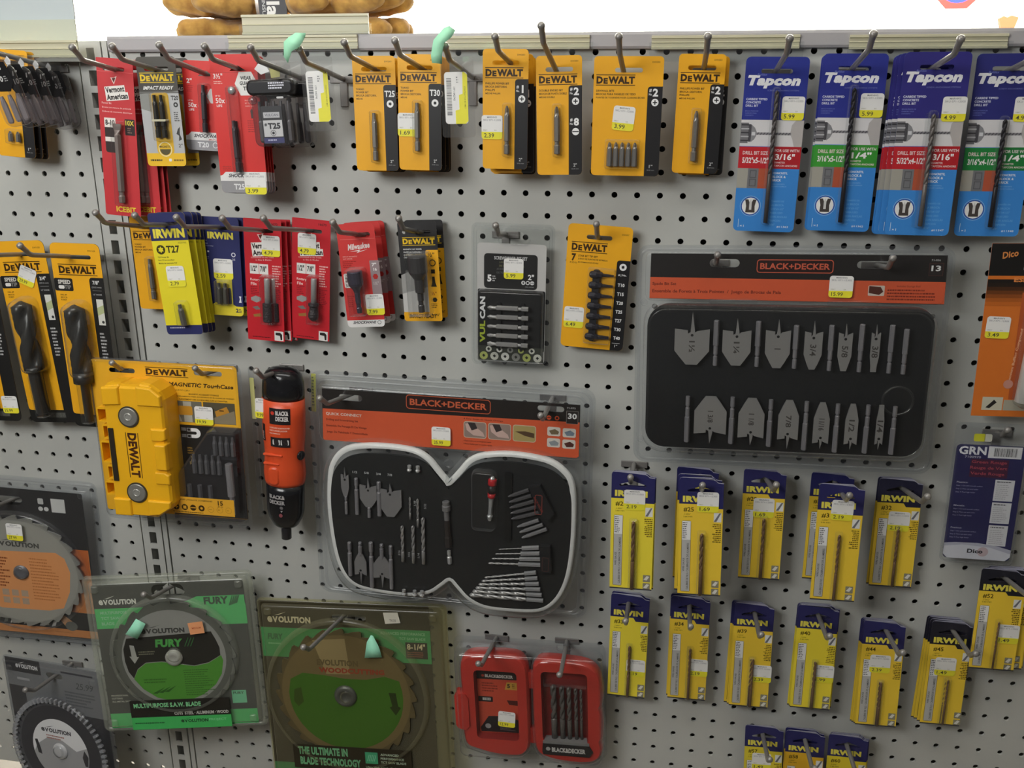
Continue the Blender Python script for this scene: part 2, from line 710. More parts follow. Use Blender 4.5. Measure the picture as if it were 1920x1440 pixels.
# top rail
mb = MB()
zt, zb = 7.80 * I, 7.10 * I
prof = [(0, zb), (-.006, zb + .0006), (-.0072, zb + .003), (-.0072, zt - .003), (-.006, zt), (.07, zt), (.07, zb)]
x0, x1 = -10.55 * I, 36 * I
k = len(prof)
mb.add([(x0, a, b) for a, b in prof] + [(x1, a, b) for a, b in prof],
       [[i, i + k, (i + 1) % k + k, (i + 1) % k] for i in range(k)] + [list(range(k)), [i + k for i in range(k)][::-1]], M('b1aeb0', .4))
tag(mb.build('top_rail'), 'pale grey steel rail capping the wide perforated panel', 'shelf rail')

# top shelf behind the rail
mb = MB()
boxw(mb, -22 * I, 37 * I, .071, .45, 7.3 * I, 7.62 * I, M('b5b3ae', .4))
tag(mb.build('top_shelf'), 'grey metal shelf deck carrying the stack of work gloves', 'shelf')


def channel(x0, x1, z0, z1, label, y=-.0072, m=CHAN, flap=.012):
    """ribbed plastic ticket channel with a clear front flap"""
    t = thing('ticket_channel', label, 'ticket channel', loc=((x0 + x1) / 2, y, z0), group='cream ticket channels on the rails')
    w = x1 - x0
    h = z1 - z0
    pr = [(0, 0), (-.0035, .0004), (-.0035, .0025), (-.0016, .0032), (-.0016, h * .46), (-.0024, h * .5), (-.0016, h * .54),
          (-.0016, h - .0035), (-.0036, h - .0028), (-.0036, h - .0004), (0, h)]
    k = len(pr)
    mb = MB()
    mb.add([(-w / 2, a, b) for a, b in pr] + [(w / 2, a, b) for a, b in pr],
           [[i, i + k, (i + 1) % k + k, (i + 1) % k] for i in range(k)] + [list(range(k)), [i + k for i in range(k)][::-1]], m)
    mb.build('channel_strip', t)
    mb = MB()
    boxw(mb, -w / 2 - .002, w / 2 + .004, -.0062, -.0056, -flap, h * .5, CLR)
    mb.build('clear_flap', t)
    return t


channel(-.1151, .039, .1822, .1979, 'cream ticket channel on the rail under the work gloves')
channel(.1408, .2990, .1805, .1952, 'cream ticket channel on the rail above the yellow #1 and #2/#8 cards')
channel(.3649, .5170, .1795, .1938, 'cream ticket channel on the rail above the rightmost yellow card')
channel(.5664, .7185, .1785, .1930, 'cream ticket channel on the rail above the second and third blue cards')
channel(-.0987, .0515, .1981, .2200, 'tall cream ticket channel standing up in front of the work gloves', flap=.0, y=-.003)
channel(-.46, -.2920, .1745, .1935, 'cream ticket channel on the left shelf above the clear cases', y=-.028, flap=.004)
# bracket behind the left channel
mb = MB()
boxw(mb, -.50, -.2925, -.0278, .0, .170, .1740, M('a9a79f', .4))
tag(mb.build('shelf_lip'), 'grey shelf lip under the ticket channel at the far left', 'shelf lip')
# pale plastic sign panel at the top left
t = thing('sign_panel', 'pale blue-grey plastic panel in the top left corner', 'sign panel', loc=(-.31, .0, .194))
mb = MB()
boxw(mb, -.25, .001, -.002, .0, .0235, .12, M('c3cdd0', .4))
mb.build('upper_panel', t)
mb = MB()
boxw(mb, -.25, .0015, -.0035, -.0021, .0, .0235, M('c6cbbb', .4))
mb.build('lower_strip', t)

# ------------------------------------------------------------------ the store beyond
mb = MB()
boxw(mb, -9, 9, 4.0, 4.1, -1.7, 2.2, M('f4f2ea', .8))
w_ = mb.build('wall_back')
structure(w_)
mb = MB()
boxw(mb, -9, 9, -5, 4.0, 1.95, 2.05, M('eceae2', .8))
structure(mb.build('ceiling'))
mb = MB()
boxw(mb, -9, 9, -5, 4.0, -1.75, -1.7, M('5e5850', .5))
structure(mb.build('floor'))
# round sign and a hanging brush on the far wall
t = thing('wall_sign', 'red and blue sign with a white 0, far off at the top edge', 'sign', loc=(1.555, 3.62, .556))
a = Art(0)
a.prism([(115 * math.cos(R(22.5 + 45 * i)), 115 * math.sin(R(22.5 + 45 * i))) for i in range(8)], -6, 0, 'c02c26')
a.disc(0, 0, 84, '2530b8')
a.text('0', -30, -52, 60, 104, 'ffffff', .04)
a.build('sign_face', t)
mb = MB()
mb.lathe((0, 0, -6), (0, 0, -380), [(0, 6), (374, 6)], '9a9a9a')
mb.build('sign_bracket', t)
t = thing('broom', 'tan broom head standing upright far behind the right end of the rail', 'broom', loc=(1.737, 3.5, .350))
mb = MB(0)
mb.prism([(-22, 0), (-36, -50), (-20, -60), (-4, -54), (12, -62), (40, -54), (26, 0)], -14, 14, M('7a4a28', .8))
mb.build('bristles', t)
mb = MB(0)
mb.box(-26, 0, 54, 9, -15, 15, '4a3a30')
mb.build('bristle_band', t)
mb = MB(0)
mb.lathe((0, 8, 0), (0, 2040, 0), [(0, 11), (2032, 12)], M('a87848', .7))
mb.build('handle', t)

# ------------------------------------------------------------------ hooks
BX = ['mb']


def hook(x, z, L, label, tape=None):
    """z is the height of the wire where it leaves the board"""
    t = thing('peg_hook', label, 'hook', loc=(x, 0, z), group='steel peg hooks')
    mb = MB()
    tipz = (L - .008) * SL + .010
    path = [(0.004, -.0), (-.004, .0006)]
    path += [(-(L - .016), (L - .016) * SL), (-(L - .012), (L - .012) * SL + .0008), (-(L - .0075), (L - .0075) * SL + .0042), (-L, tipz)]
    rads = [.0028, .0028, .0028, .0029, .0029, .0031]
    # dome end
    d = Vector((path[-1][0] - path[-2][0], path[-1][1] - path[-2][1])).normalized()
    path += [(path[-1][0] + d.x * .002, path[-1][1] + d.y * .002), (path[-1][0] + d.x * .0045, path[-1][1] + d.y * .0045), (path[-1][0] + d.x * .006, path[-1][1] + d.y * .006)]
    rads += [.0039, .0036, .0016]
    n = 12
    vs = []
    for i, (y, zz) in enumerate(path):
        p, q = path[max(0, i - 1)], path[min(len(path) - 1, i + 1)]
        d = Vector((0, q[0] - p[0], q[1] - p[1])).normalized()
        e2 = Vector((1, 0, 0))
        e1 = d.cross(e2)
        for k in range(n):
            a = 2 * math.pi * k / n
            vs.append(tuple(Vector((0, y, zz)) + (e1 * math.cos(a) + e2 * math.sin(a)) * rads[i]))
    m_ = len(path)
    fs = [[i * n + k, i * n + (k + 1) % n, (i + 1) * n + (k + 1) % n, (i + 1) * n + k] for i in range(m_ - 1) for k in range(n)]
    fs += [[(m_ - 1) * n + k for k in range(n)]]
    mb.add(vs, fs, HOOKM, True)
    mb.build('wire_arm', t)
    mb = MB()
    boxw(mb, -.016, .016, -.0026, -.0004, -.004, .004, HOOKM)
    boxw(mb, -.0045, .0045, -.0024, -.0004, -.03, -.0035, HOOKM)
    mb.build('back_plate', t, bevel=.0006)
    return t


H = [
 (-.2341, .1529, .125, 'hook through the long red 8-10 card'), (-.1880, .1536, .125, 'hook through the black and silver T20 two-bit card'),
 (-.1354, .1543, .125, 'hook through the red 2 inch T20 card'), (-.0846, .1530, .125, 'hook through the red 3 1/2 inch T25 card'),
 (-.0346, .1516, .125, 'hook holding the clear T25 bit case'), (.0175, .1498, .125, 'empty hook tip wrapped in green tape beside the clear T25 case'),
 (.0652, .1556, .125, 'hook through the yellow T25 card'), (.1177, .1567, .125, 'hook through the yellow T30 card'),
 (.1686, .1514, .125, 'hook with green tape and a clear bar-code tag right of the T30 card'), (.2184, .1599, .125, 'hook through the yellow #1 card'),
 (.2664, .1642, .150, 'longest hook of the top row, through the yellow #2/#8 card'), (.3361, .1637, .100, 'hook through the wide yellow five-bit card'),
 (.4210, .1583, .125, 'hook through the yellow #2 card next to the blue cards'), (.4952, .1559, .125, 'hook through the leftmost blue card'),
 (.5688, .1590, .125, 'hook through the second blue card'), (.6440, .1543, .125, 'hook through the third blue card'),
 (.7202, .1546, .125, 'hook through the blue card at the right edge'),
 (-.2339, -.0201, .125, 'leftmost hook of the second row, reaching over the slotted upright'), (-.1858, -.0213, .125, 'hook through the bright yellow T27 card'),
 (-.1366, -.0225, .125, 'hook through the navy two-bit card'), (-.0835, -.0225, .125, 'hook through the left rotary file card'),
 (-.0356, -.0214, .125, 'hook through the right rotary file card'), (.0330, -.0241, .100, 'hook through the red 7/16 nut driver card'),
 (.1067, -.0183, .100, 'hook through the black 1/2 inch nut driver card'), (.2053, -.0226, .060, 'short hook through the five-piece clear bit pack'),
 (.3149, -.0198, .050, 'short hook through the seven-bit yellow card'), (.4459, -.0480, .060, 'left hook of the 13-piece spade bit pack'),
 (.6200, -.0459, .075, 'right hook of the 13-piece spade bit pack'), (.0057, -.2270, .100, 'left hook of the 30-piece drill set pack'),
 (.2633, -.2304, .100, 'right hook of the 30-piece drill set pack'), (.3650, -.3000, .100, 'hook through the #21 drill card'),
 (.4444, -.3035, .100, 'hook through the #25 drill card'), (.5231, -.2982, .100, 'hook through the #29 drill card'),
 (.6002, -.3037, .100, 'hook through the #31 drill card'), (.6795, -.3000, .100, 'hook through the #32 drill card'),
 (.3660, -.4835, .100, 'hook through the #33 drill card'), (.4416, -.4826, .100, 'hook through the #34 drill card'),
 (.5217, -.4846, .100, 'hook through the #39 drill card'), (.5969, -.4784, .100, 'hook through the #40 drill card'),
 (.6774, -.4910, .100, 'hook through the #44 drill card'), (.7533, -.4837, .100, 'hook through the #45 drill card'),
 (.1882, -.5628, .100, 'left hook of the red drill bit case pack'), (.2886, -.5647, .100, 'right hook of the red drill bit case pack'),
 (-.2487, -.5069, .110, 'hook through the green and black saw blade pack'), (-.0177, -.5381, .150, 'long hook through the yellowed 8-1/4 saw blade pack'),
 (-.0714, -.1980, .100, 'hook through the orange and black screwdriver'), (-.2744, -.2028, .070, 'left hook of the yellow magnetic case pack'),
 (-.1618, -.2031, .075, 'right hook of the yellow magnetic case pack'), (-.343, .1625, .125, 'hook at the far left holding the dark-topped clear cases'),
 (.5453, -.6566, .100, 'bottom row hook, leftmost of three'), (.5975, -.6602, .100, 'bottom row hook, middle of three'),
 (.6487, -.6606, .100, 'bottom row hook, rightmost of three'), (.8001, -.4015, .100, 'hook through the #52 drill card'),
 (.7717, -.2328, .030, 'short hook above the blue GRN card'), (-.3300, -.0654, .130, 'hook through the 7/8 large drill bit card'),
 (-.4079, -.0631, .120, 'hook through the 3/4 large drill bit card'),
 (-.454, -.6796, .100, 'hook through the grey saw blade pack'), (-.4816, -.4054, .080, 'hook through the orange saw blade pack'),
]
# hooks that sit a little steeper or turned aside: index -> foot x, foot z, pitch, turn
OV = {10: (.2684, .1462, 15.5, .8), 11: (.3390, .1451, 19.4, 1.8), 2: (-.1354, .1503, 10.4, 0), 14: (.5705, .1565, 9.7, .8), 17: (-.2339, -.0258, 11.2, 0),
      20: (-.0835, -.0259, 10.1, 0), 21: (-.0322, -.0241, 9.8, 1.7), 22: (.0430, -.0284, 11.1, 6.2), 23: (.1067, -.0236, 11.7, 0), 25: (.3149, -.0249, 15.2, 0),
      28: (.0196, -.2237, 6.5, 8.6), 29: (.2633, -.2193, 1.6, 0), 32: (.5203, -.3040, 12.0, -1.7), 34: (.6750, -.3061, 12.2, -2.8), 41: (.1917, -.5635, 8.9, 2.2),
      42: (.2864, -.5582, 4.5, -1.4), 43: (-.2487, -.5151, 12.9, 0), 44: (-.0124, -.5423, 10.1, 2.1), 49: (.5453, -.6628, 12.3, 0), 52: (.7979, -.4080, 12.4, -1.4),
      54: (-.3300, -.0654, 11.3, 0)}
for i, (x, z, L, lb) in enumerate(H):
    if i in OV:
        x, z, pit, yw = OV[i]
        o = hook(x, z, L, 'steel ' + lb)
        o.rotation_euler = (R(8.5 - pit), 0, R(-yw))
    else:
        hook(x, z, L, 'steel ' + lb)
# ------------------------------------------------------------------ carded bits, row by row
DWY = 'f3b01f'


def dewalt_card(P, label, desc, tags, bits, foot='2"', strip_u=None, st=None, logo_w=41, group=None):
    w, h = P[:2]
    t = thing('bit_card_pack', label, 'drill bit pack', P, group)
    a = Art(w)
    hole = slot(w / 2 + .3, 13.8, min(29, w * .6), 4.6)
    a.prism(rr(0, 0, w, h, 4), -.5, 0, DWY, 'c98f1c', [hole])
    su = strip_u or w - 14.2
    a.poly(rr(su, 30, w - su, h - 30, [3, 0, 4, 0], 3), BLK)
    a.dewalt(2.6, 18.3, logo_w, 11, '3a2408')
    a.lines(desc, 3, 33.6, 2.1, 3.3, '4d3208', w * .8 if w > 60 else su - 5)
    a.text('DW2001', w - 12, 5, 8, 1.6, '6b4a10', .01)
    sc_ = (w - su)
    for kind, v, big in tags:
        if kind == 'torx':
            a.text(big, su + 1.2, v, sc_ - 2.6, 6.8, 'f4f4f4', .03)
            icon(a, 'torx', su + sc_ / 2, v + 14, 3.9, 'f4f4f4', BLK)
        else:
            a.text('#', su + 1.6, v + .3, 2.6, 3.4, 'f4f4f4', .02)
            a.text('No.', su + 1.4, v + 4.8, 3.4, 2.2, 'f4f4f4', .02)
            a.text(big, su + 5.4, v, 5.6, 8, 'f4f4f4', .04)
            icon(a, kind, su + sc_ / 2 + .3, v + 14, 3.8, 'f4f4f4', BLK)
    if foot:
        a.text(foot, su + 5, h - 12, 3.6, 3.4, 'd8d8d8', .01)
        a.text('50.8 mm', su + 3, h - 7, 7.6, 1.3, 'a0a0a0', 0)
    a.build('card', t)
    for (u, v0, v1, r, tip) in bits:
        bit(t, w, (u, v0, r + .6), (u, v1, r + .6), r, tip)
    if bits:
        u0 = min(b[0] for b in bits) - 5.4
        u1 = max(b[0] for b in bits) + 5.4
        mb = MB(w)
        tube_bulge(mb, u0, bits[0][1] - 3, u1, bits[0][2] + 3, 8.6)
        mb.build('blister', t)
    for s_ in st or []:
        sticker(t, w, *s_)
    return t


TX = ['TORX®', 'POWER BIT', 'BROCA DESTORN.', 'MÈCHE']
PH = ['PHILLIPS POWER BIT', 'BROCA DESTORN.', 'PHILLIPS', 'MÈCHE PHILLIPS']
t = dewalt_card((48.5, 122, 0.0671, -0.0421, 0.1741, 0.06, 0.08, -0.08), 'yellow and black card marked T25 hanging between the green taped hooks', TX,
                [('torx', 36, 'T25')], [(23.5, 59.5, 110.5, 3.2, 't')])
behind(t, [(12, 1, 0, .5), (22, 1.5, 0, -.4)], ['yellow card right behind the front T25 card', 'rearmost yellow card behind the T25 card'], 'stack of T25 cards')
t = dewalt_card((48.5, 122, 0.1192, -0.044, 0.1755, 0.03, 0.98, -0.07), 'yellow and black card marked T30 with a 1.69 price sticker', TX,
                [('torx', 36, 'T30')], [(22, 50, 101, 3.2, 't')], st=[(-1, 61, '1.69', .5)])
behind(t, [(9, 1, 0, -.6), (18, 2, 0, -1.2), (27, 2.5, 0, -.7)], ['yellow card right behind the front T30 card', 'third yellow card of the T30 stack',
                                                                  'rearmost yellow card of the T30 stack'], 'stack of T30 cards')
t = dewalt_card((49, 123, 0.2156, -0.0541, 0.18, 0.07, 0.63, -0.01), 'yellow and black card marked #1 with a 2.39 price sticker on its left edge', PH,
                [('phillips', 36, '1')], [(27, 57, 107, 3.3, 'p')], st=[(-1.2, 67, '2.39', .5)])
behind(t, [(14, 3, -3, -1.3), (24, 4, -4, -.8)], ['yellow card peeking out right behind the front #1 card', 'rearmost yellow card of the #1 stack'], 'stack of #1 cards')
dewalt_card((48.5, 122, 0.2712, -0.0501, 0.1733, 0.13, -1.15, -0.09), 'yellow and black card marked #2 and #8 with a double-ended bit',
            ['DOUBLE ENDED BIT', 'BROCA DE PUNTA DOBLE', 'MÈCHE DOUBLE'], [('phillips', 32, '2'), ('slot', 63, '8')], [(22, 51, 100, 3.4, 'p')])
dewalt_card((72.5, 122, 0.3436, -0.0401, 0.1725, 0.11, 0.37, -0.06), 'wide yellow and black card with five short #2 bits and a 3.99 sticker',
            ['DRYWALL BITS', 'BROCAS PARA PANELES DE YESO', 'POINTES DE TOURNEVIS POUR CLOISONS SÈCHES'], [('phillips', 32, '2')],
            [(19.5 + 6.7 * i, 87, 112, 3.1, 'p') for i in range(5)], foot='1"', strip_u=57, st=[(21.5, 50, '3.99', .5, 5)])
t = dewalt_card((48.5, 122, 0.4191, -0.0241, 0.1747, 0.05, 0.99, 0.01), 'yellow and black card marked #2 nearest the blue cards', PH,
                [('phillips', 32, '2')], [(22, 57, 109, 3.4, 'p')])
behind(t, [(8, 4, -1, -.8)], ['yellow card right behind the #2 card nearest the blue cards'], 'pair of #2 cards by the blue cards')
t = dewalt_card((50, 116, -0.2349, -0.02, -0.0085, 0.02, -0.54, 0.78), 'yellow card half hidden behind the bright yellow T27 card', TX,
                [], [(22, 52, 102, 3.2, 't')])
t = dewalt_card((48.5, 122, -0.3751, -0.0398, 0.1833, -0.11, 4.0, 0.23), 'yellow and black card below the clear cases at the left edge', ['IMPACT BITS', 'PUNTAS'],
                [], [(20, 92, 104, 3, 'p'), (30, 92, 104, 3, 'p')], foot='1"')
behind(t, [(9, 2, 0, -.5), (17, 3, 0, -.9)], ['middle yellow card under the clear cases at the left edge', 'rear yellow card under the clear cases at the left edge'],
       'yellow cards under the clear cases')

# seven-bit card
P = (73, 144, 0.3174, -0.0179, -0.0066, -0.05, 2.98, 0.06)
t = thing('bit_card_pack', 'tall yellow and black card with seven star bits marked T10 to T40', 'drill bit pack', P)
w, h = P[:2]
a = Art(w)
a.prism(rr(0, 0, w, h, 5), -.5, 0, DWY, 'c98f1c', [slot(36, 14, 29, 5)])
a.poly(rr(58, 38, 15, h - 38, [3, 0, 5, 0], 3), BLK)
a.dewalt(5, 20, 41, 12, '3a2408')
a.text('7', 6, 34, 5, 8.5, '3a2408', .05)
a.text('PC. PZ. PCS.', 4.5, 43.5, 8, 1.8, '3a2408', .02)
a.lines(['STAR BIT TIP SET', 'JUEGO DE PUNTAS DE ESTRELLA', "JEU D'EMBOUTS EN ÉTOILE"], 13.5, 35, 2.2, 3.7, '4d3208', 43)
a.text('DW2097', 61, 8, 8, 1.7, '6b4a10', .01)
icon(a, 'torx', 65.3, 45.5, 4.1, 'f4f4f4', BLK)
a.text('# | No.', 60.5, 53.5, 9.5, 3, 'f4f4f4', .02)
for i, n_ in enumerate(('T10', 'T15', 'T20', 'T25', 'T27', 'T30', 'T40')):
    a.text(n_, 61, 64.3 + 10.45 * i, 7.8, 4, 'f4f4f4', .03)
a.rect(60, 135, 9, .5, 'd8d8d8')
a.text('1"', 63, 137, 3.4, 3, 'd8d8d8', .01)
a.build('card', t)
mb = MB(w)
mb.box(32, 50, 8, 84, .2, 4.5, '262428', 3)
mb.build('bit_holder', t)
for i in range(7):
    v = 55.5 + 12.15 * i
    mb = MB(w)
    mb.lathe((28, v, 5), (56, v, 5), [(0, 1.5), (1, 3.3), (3, 4.2), (8, 4.3), (11.5, 3.6, 'h'), (14.5, 3.4, 'h'), (16, 1.9 + .1 * i), (20, 1.8 + .12 * i, 't'), (28, 1.2 + .12 * i, 't')], M('34323a', .3, .55))
    mb.build('driver_bit', t)
mb = MB(w)
tube_bulge(mb, 26, 48, 57.6, 137, 10)
mb.build('blister', t)
sticker(t, w, 2, 96, '6.49', .5)

# black nut driver card
P = (46, 116.5, 0.108, -0.0361, -0.0046, 0.07, -2.6, -0.09)
t = thing('nut_driver_pack', 'black and yellow card with a large 1/2 inch nut driver', 'nut driver pack', P)
w, h = P[:2]
a = Art(w)
a.prism(rr(0, 0, w, h, 3), -.5, 0, '2b2a2b', '1a1a1a', [slot(22, 12, 34, 4)])
a.poly([(0, 62), (32, 48), (32, 106), (0, 106)], 'a3a2a0')
a.poly([(0, 84), (32, 76), (32, 106), (0, 106)], 'cfcdca')
a.poly(rr(31, 33, 15, h - 33, [2, 0, 3, 0], 3), DWY)
a.poly(rr(0, 106, w, 11, [0, 0, 3, 3], 3), DWY)
a.dewalt(4.5, 18, 39, 9.5, 'f0c520')
a.lines(['MAGNETIC NUT DRIVER', 'LLAVE DE TUERCAS', 'MAGNÉTICA', 'DOUILLE'], 5, 31, 1.7, 3.2, 'e4e4e4', 22)
a.text('IMPACT READY', 6, 108.5, 34, 5, '2a2210', .03, .3)
a.text('½"', 33.5, 36, 8, 5, '2a2210', .02)
a.ring(38.5, 48, 4, 2.9, '2a2210')
a.poly(star(38.5, 58, 3.4, .7, 4), '2a2210')
a.poly([(37, 64), (40, 64), (40.5, 71), (42, 76), (35, 76), (36.5, 71)], '2a2210')
a.text('½"', 35, 82, 6, 4, 'a04010', .02)
a.poly(circ(38.5, 91.5, 3, n=6), '2a2210')
a.fine(34, 96, 9, 3, 2, '2a2210')
a.text('2 9/16"', 34, 108, 9, 3, '2a2210', .01)
a.build('card', t)
mb = MB(w)
mb.lathe((24, 38, 11.5), (24, 105, 9), [(0, 8.2), (0, 10.6), (1, 11.2), (18, 11.2), (20, 10.4), (27, 5.6), (42, 5.4), (43.5, 4, 'h'), (52, 4, 'h'), (53, 3), (57, 3), (58, 4, 'h'), (66, 4, 'h')],
         M('4c4a4b', .3, .7), n=18, smooth=False)
mb.build('nut_driver', t)
mb = MB(w)
tube_bulge(mb, 10.5, 34, 37, 108, 23.5)
mb.build('blister', t)
behind(t, [(26, 1, 2, .5)], ['black and yellow card peeking out behind the 1/2 inch nut driver card'], 'pair of 1/2 inch nut driver cards')


# red impact cards
def wave(a, w, v, h, size, r=3):
    a.poly([(0, v + 2.4), (3, v + 1.6), (7, v - 2), (w, v - 2), (w, v + h), (0, v + h)], 'e9e7e6')
    a.text('SHOCKWAVE', 10, v, w * .62, 4.2, '33303a', .03, .35)
    a.text('IMPACT DUTY', w * .5, v + 5.2, w * .25, 1.6, RED, .02, .3)


P = (56, 150, -0.0885, -0.0583, 0.1763, 0.22, -0.4, -0.14)
t = thing('bit_card_pack', 'red card with a white wear guard hexagon, marked T25, 3.99 sticker', 'drill bit pack', P)
w, h = P[:2]
MR = 'd8302b'
a = Art(w)
a.prism(rr(0, 0, w, h, 5), -.5, 0, MR, 'b02020', [[(23, 17.5), (28, 13.5), (30, 12), (34, 12), (36, 13.5), (43, 17.5)]])
a.rect(0, 19, w, .4, 'b3231f')
a.text('3½"', 3.2, 20, 11, 5.6, 'f2e8e6', .02)
a.fine(3.2, 28, 14, 2, 2, 'f0b0a8')
a.text('UP TO', 3.4, 43, 6, 1.6, 'f2e8e6', .01)
a.text('50x', 3.4, 46, 11, 5.6, 'f2e8e6', .02)
a.text('LIFE', 4.2, 53, 6.5, 2.6, 'f2e8e6', .02)
a.poly([(28, 31), (34, 18.5), (48.5, 18.5), (55, 31), (48.5, 43.5), (34, 43.5)], 'ebe9e5')
for i, x in enumerate(('WEAR', 'GUARD', 'TIP')):
    a.text(x, 41.5 - (6.5, 7.5, 4)[i], 22.8 + 5.6 * i, (13, 15, 8)[i], 4.2, '3a3c3a', .04)
a.lines(['PROTECTS', 'BIT TIP FROM', 'HARD USE'], 38, 48, 1.6, 3, 'f0a098', 14)
a.poly([(45, 57), (46.6, 60), (46, 68), (44, 68), (43.4, 60)], '4a3230')
a.fine(39, 70, 13, 6, 2.3, 'a82420')
a.fine(4, 120, 12, 3, 2, 'b03028')
a.poly(rr(0, 136.5, w, 13.5, [0, 0, 5, 5], 3), '98979a')
wave(a, w, 128.5, 8.2, 1)
a.text('T25', 15.5, 139.8, 13, 6.6, 'e8e8ea', .03)
a.build('card', t)
bit(t, w, (24.5, 70, 4.6), (25, 126, 4.6), 3.3, 't', M('4b4146', .35, .6))
mb = MB(w)
mb.lathe((24, 38, .5), (24, 38, 3.5), [(0, 4.4), (2, 4.2), (3, 3.2)], BRIGHT, smooth=True)
mb.build('round_rivet', t)
mb = MB(w)
tube_bulge(mb, 18.8, 33, 31, 128, 9)
mb.build('blister', t)
sticker(t, w, 29, 126.5, '3.99', .6, sw=26, sh=25)
behind(t, [(5, .5, 0, -.2), (10, 1, 0, -.4), (15, 1.5, 0, -.6)], ['red card right behind the front 3 1/2 inch card', 'third red card of the 3 1/2 inch stack', 'rearmost red card of the 3 1/2 inch stack'],
       'stack of red 3 1/2 inch cards')

P = (56, 99, -0.134, -0.0337, 0.17, -0.38, 2.5, -0.08)
t = thing('bit_card_pack', 'short red card marked 2 inch T20 beside the black and silver card', 'drill bit pack', P)
w, h = P[:2]
a = Art(w)
a.prism(rr(0, 0, w, h, 5), -.5, 0, MR, 'b02020', [[(19, 16.5), (24, 12.5), (26, 11), (30, 11), (32, 12.5), (38, 16.5)]])
a.text('2"', 4.5, 19.5, 6.5, 5.2, 'f2e8e6', .02)
a.fine(4.5, 27, 9, 4, 2, 'b3231f')
a.text('UP TO', 5, 43, 6, 1.6, 'f2e8e6', .01)
a.text('50x', 5, 46, 10.5, 5.2, 'f2e8e6', .02)
a.text('LIFE', 5.6, 52.6, 6.5, 2.4, 'f2e8e6', .02)
a.poly(rr(0, 87.5, w, 11.5, [0, 0, 5, 5], 3), '9b9a9e')
wave(a, w, 80.5, 7.2, 1)
a.text('T20', 14, 89.6, 14, 6, 'e8e8ea', .03)
a.ring(36, 92.6, 3.4, 2.5, 'e8e8ea')
a.poly([(33, 30), (28, 38), (33, 46), (56, 46), (56, 30)], 'e6e2df')
a.build('card', t)
bit(t, w, (26.5, 26, 4.4), (26.5, 78, 4.4), 3.4, 't', M('3a3238', .35, .6))
mb = MB(w)
tube_bulge(mb, 20.6, 24, 32.5, 80, 9)
mb.build('blister', t)

P = (46, 118, 0.0372, -0.045, -0.0076, -0.0, -4.0, -0.14)
t = thing('nut_driver_pack', 'red card with a 7/16 nut driver, white bottom and 7.99 sticker', 'nut driver pack', P)
w, h = P[:2]
a = Art(w)
a.prism(rr(0, 0, w, h, 5), -.5, 0, 'd23a38', 'b02020', [slot(30, 13, 20, 5.5)])
a.rect(3, 17.4, 42, .5, 'e87a74')
a.text('Milwaukee', 11, 22.5, 27, 7, 'f0e4e2', .03, .3, -5)
a.poly([(13, 32), (27, 30), (24, 32), (35, 30), (21, 34), (24, 31.8)], 'f0e4e2')
a.lines(['IMPACT MAGNETIC', 'NUT DRIVER'], 4, 37, 1.5, 2.6, 'eaa09a', 28)
a.fine(3, 43, 18, 4, 2.2, 'a8241f')
a.rect(35.5, 43, 11.5, 42, '98878a', 1)
a.text('7"', 38, 46, 5.5, 4, 'efeaea', .03)
a.text('16', 38, 51.6, 7, 3.8, 'efeaea', .03)
a.poly(circ(41, 62, 3.4, n=6), 'b02a28')
a.text('1½"', 38, 68, 6, 4, 'd8d0d0', .01)
a.rect(2.2, 57.5, 13, 17, 'eeeae6', 2)
a.text('UP TO', 4, 59, 8, 2, '333333', .01)
a.text('30', 4, 62, 8.5, 6, '333333', .03)
a.text('LIFE', 4.4, 70, 8, 2.6, '333333', .03)
a.fine(4, 84, 9, 6, 2.4, 'a8241f')
a.poly(rr(0, 113.5, w, 8.5, [0, 0, 5, 5], 3), 'e9e7e6')
a.text('SHOCKWAVE', 7, 114.6, 29, 3.4, '33303a', .03, .35)
a.ring(39.5, 116.6, 2.4, 1.7, '777777')
a.build('card', t)
mb = MB(w)
mb.lathe((19.5, 53, 10), (19.5, 104, 8), [(0, 6.5), (0, 8.2), (1, 8.8), (14, 8.8), (17, 8), (22, 4.4), (26, 3.6, 'h'), (38, 3.6, 'h'), (39, 2.7), (43, 2.7), (44, 3.6, 'h'), (50, 3.3, 'h')], M('4a4654', .3, .6), n=18)
mb.build('nut_driver', t)
mb = MB(w)
tube_bulge(mb, 9, 50, 30, 106, 19.5)
mb.build('blister', t)
sticker(t, w, 26, 82.5, '7.99', 1.4, sw=22)
behind(t, [(21, 0, 2, -.3), (38, 0, 3, -.8)], ['red card right behind the 7/16 nut driver card', 'rearmost red card behind the 7/16 nut driver card'], 'stack of red 7/16 nut driver cards')

# black and silver two-bit card
P = (48, 120, -0.1854, -0.0499, 0.1744, -0.12, -.6, -0.04)
t = thing('bit_card_pack', 'dark grey, silver and yellow card with two short T20 bits', 'drill bit pack', P)
w, h = P[:2]
a = Art(w)
a.prism(rr(0, 0, w, h, 4), -.5, 0, '4a4741', '3a3731', [slot(24, 13, 30, 4.6)])
a.poly([(0, 40), (w, 37), (w, 106), (0, 106)], 'b9babb')
a.poly([(0, 40), (14, 39), (13, 60), (0, 56)], '8f908c')
a.rect(0, 37.5, w, 2, '6b6a66')
a.dewalt(2.5, 17, 42, 11, 'efcb24')
a.text('IMPACT READY', 5, 31.5, 38, 4, 'ecebe8', .03, .35)
a.rect(14, 38.5, 21, 68, 'e2b22a', 4)
a.text('T20', 38, 42, 9, 5, '2e2e2e', .03)
icon(a, 'torx', 43, 52, 2.8, '2e2e2e', 'b9babb')
a.fine(39.5, 60, 7, 5, 2.2, '505050')
a.poly([(42, 79), (45, 76), (44, 84), (46, 90), (42, 92), (43, 86), (40, 84)], '3a3a3a')
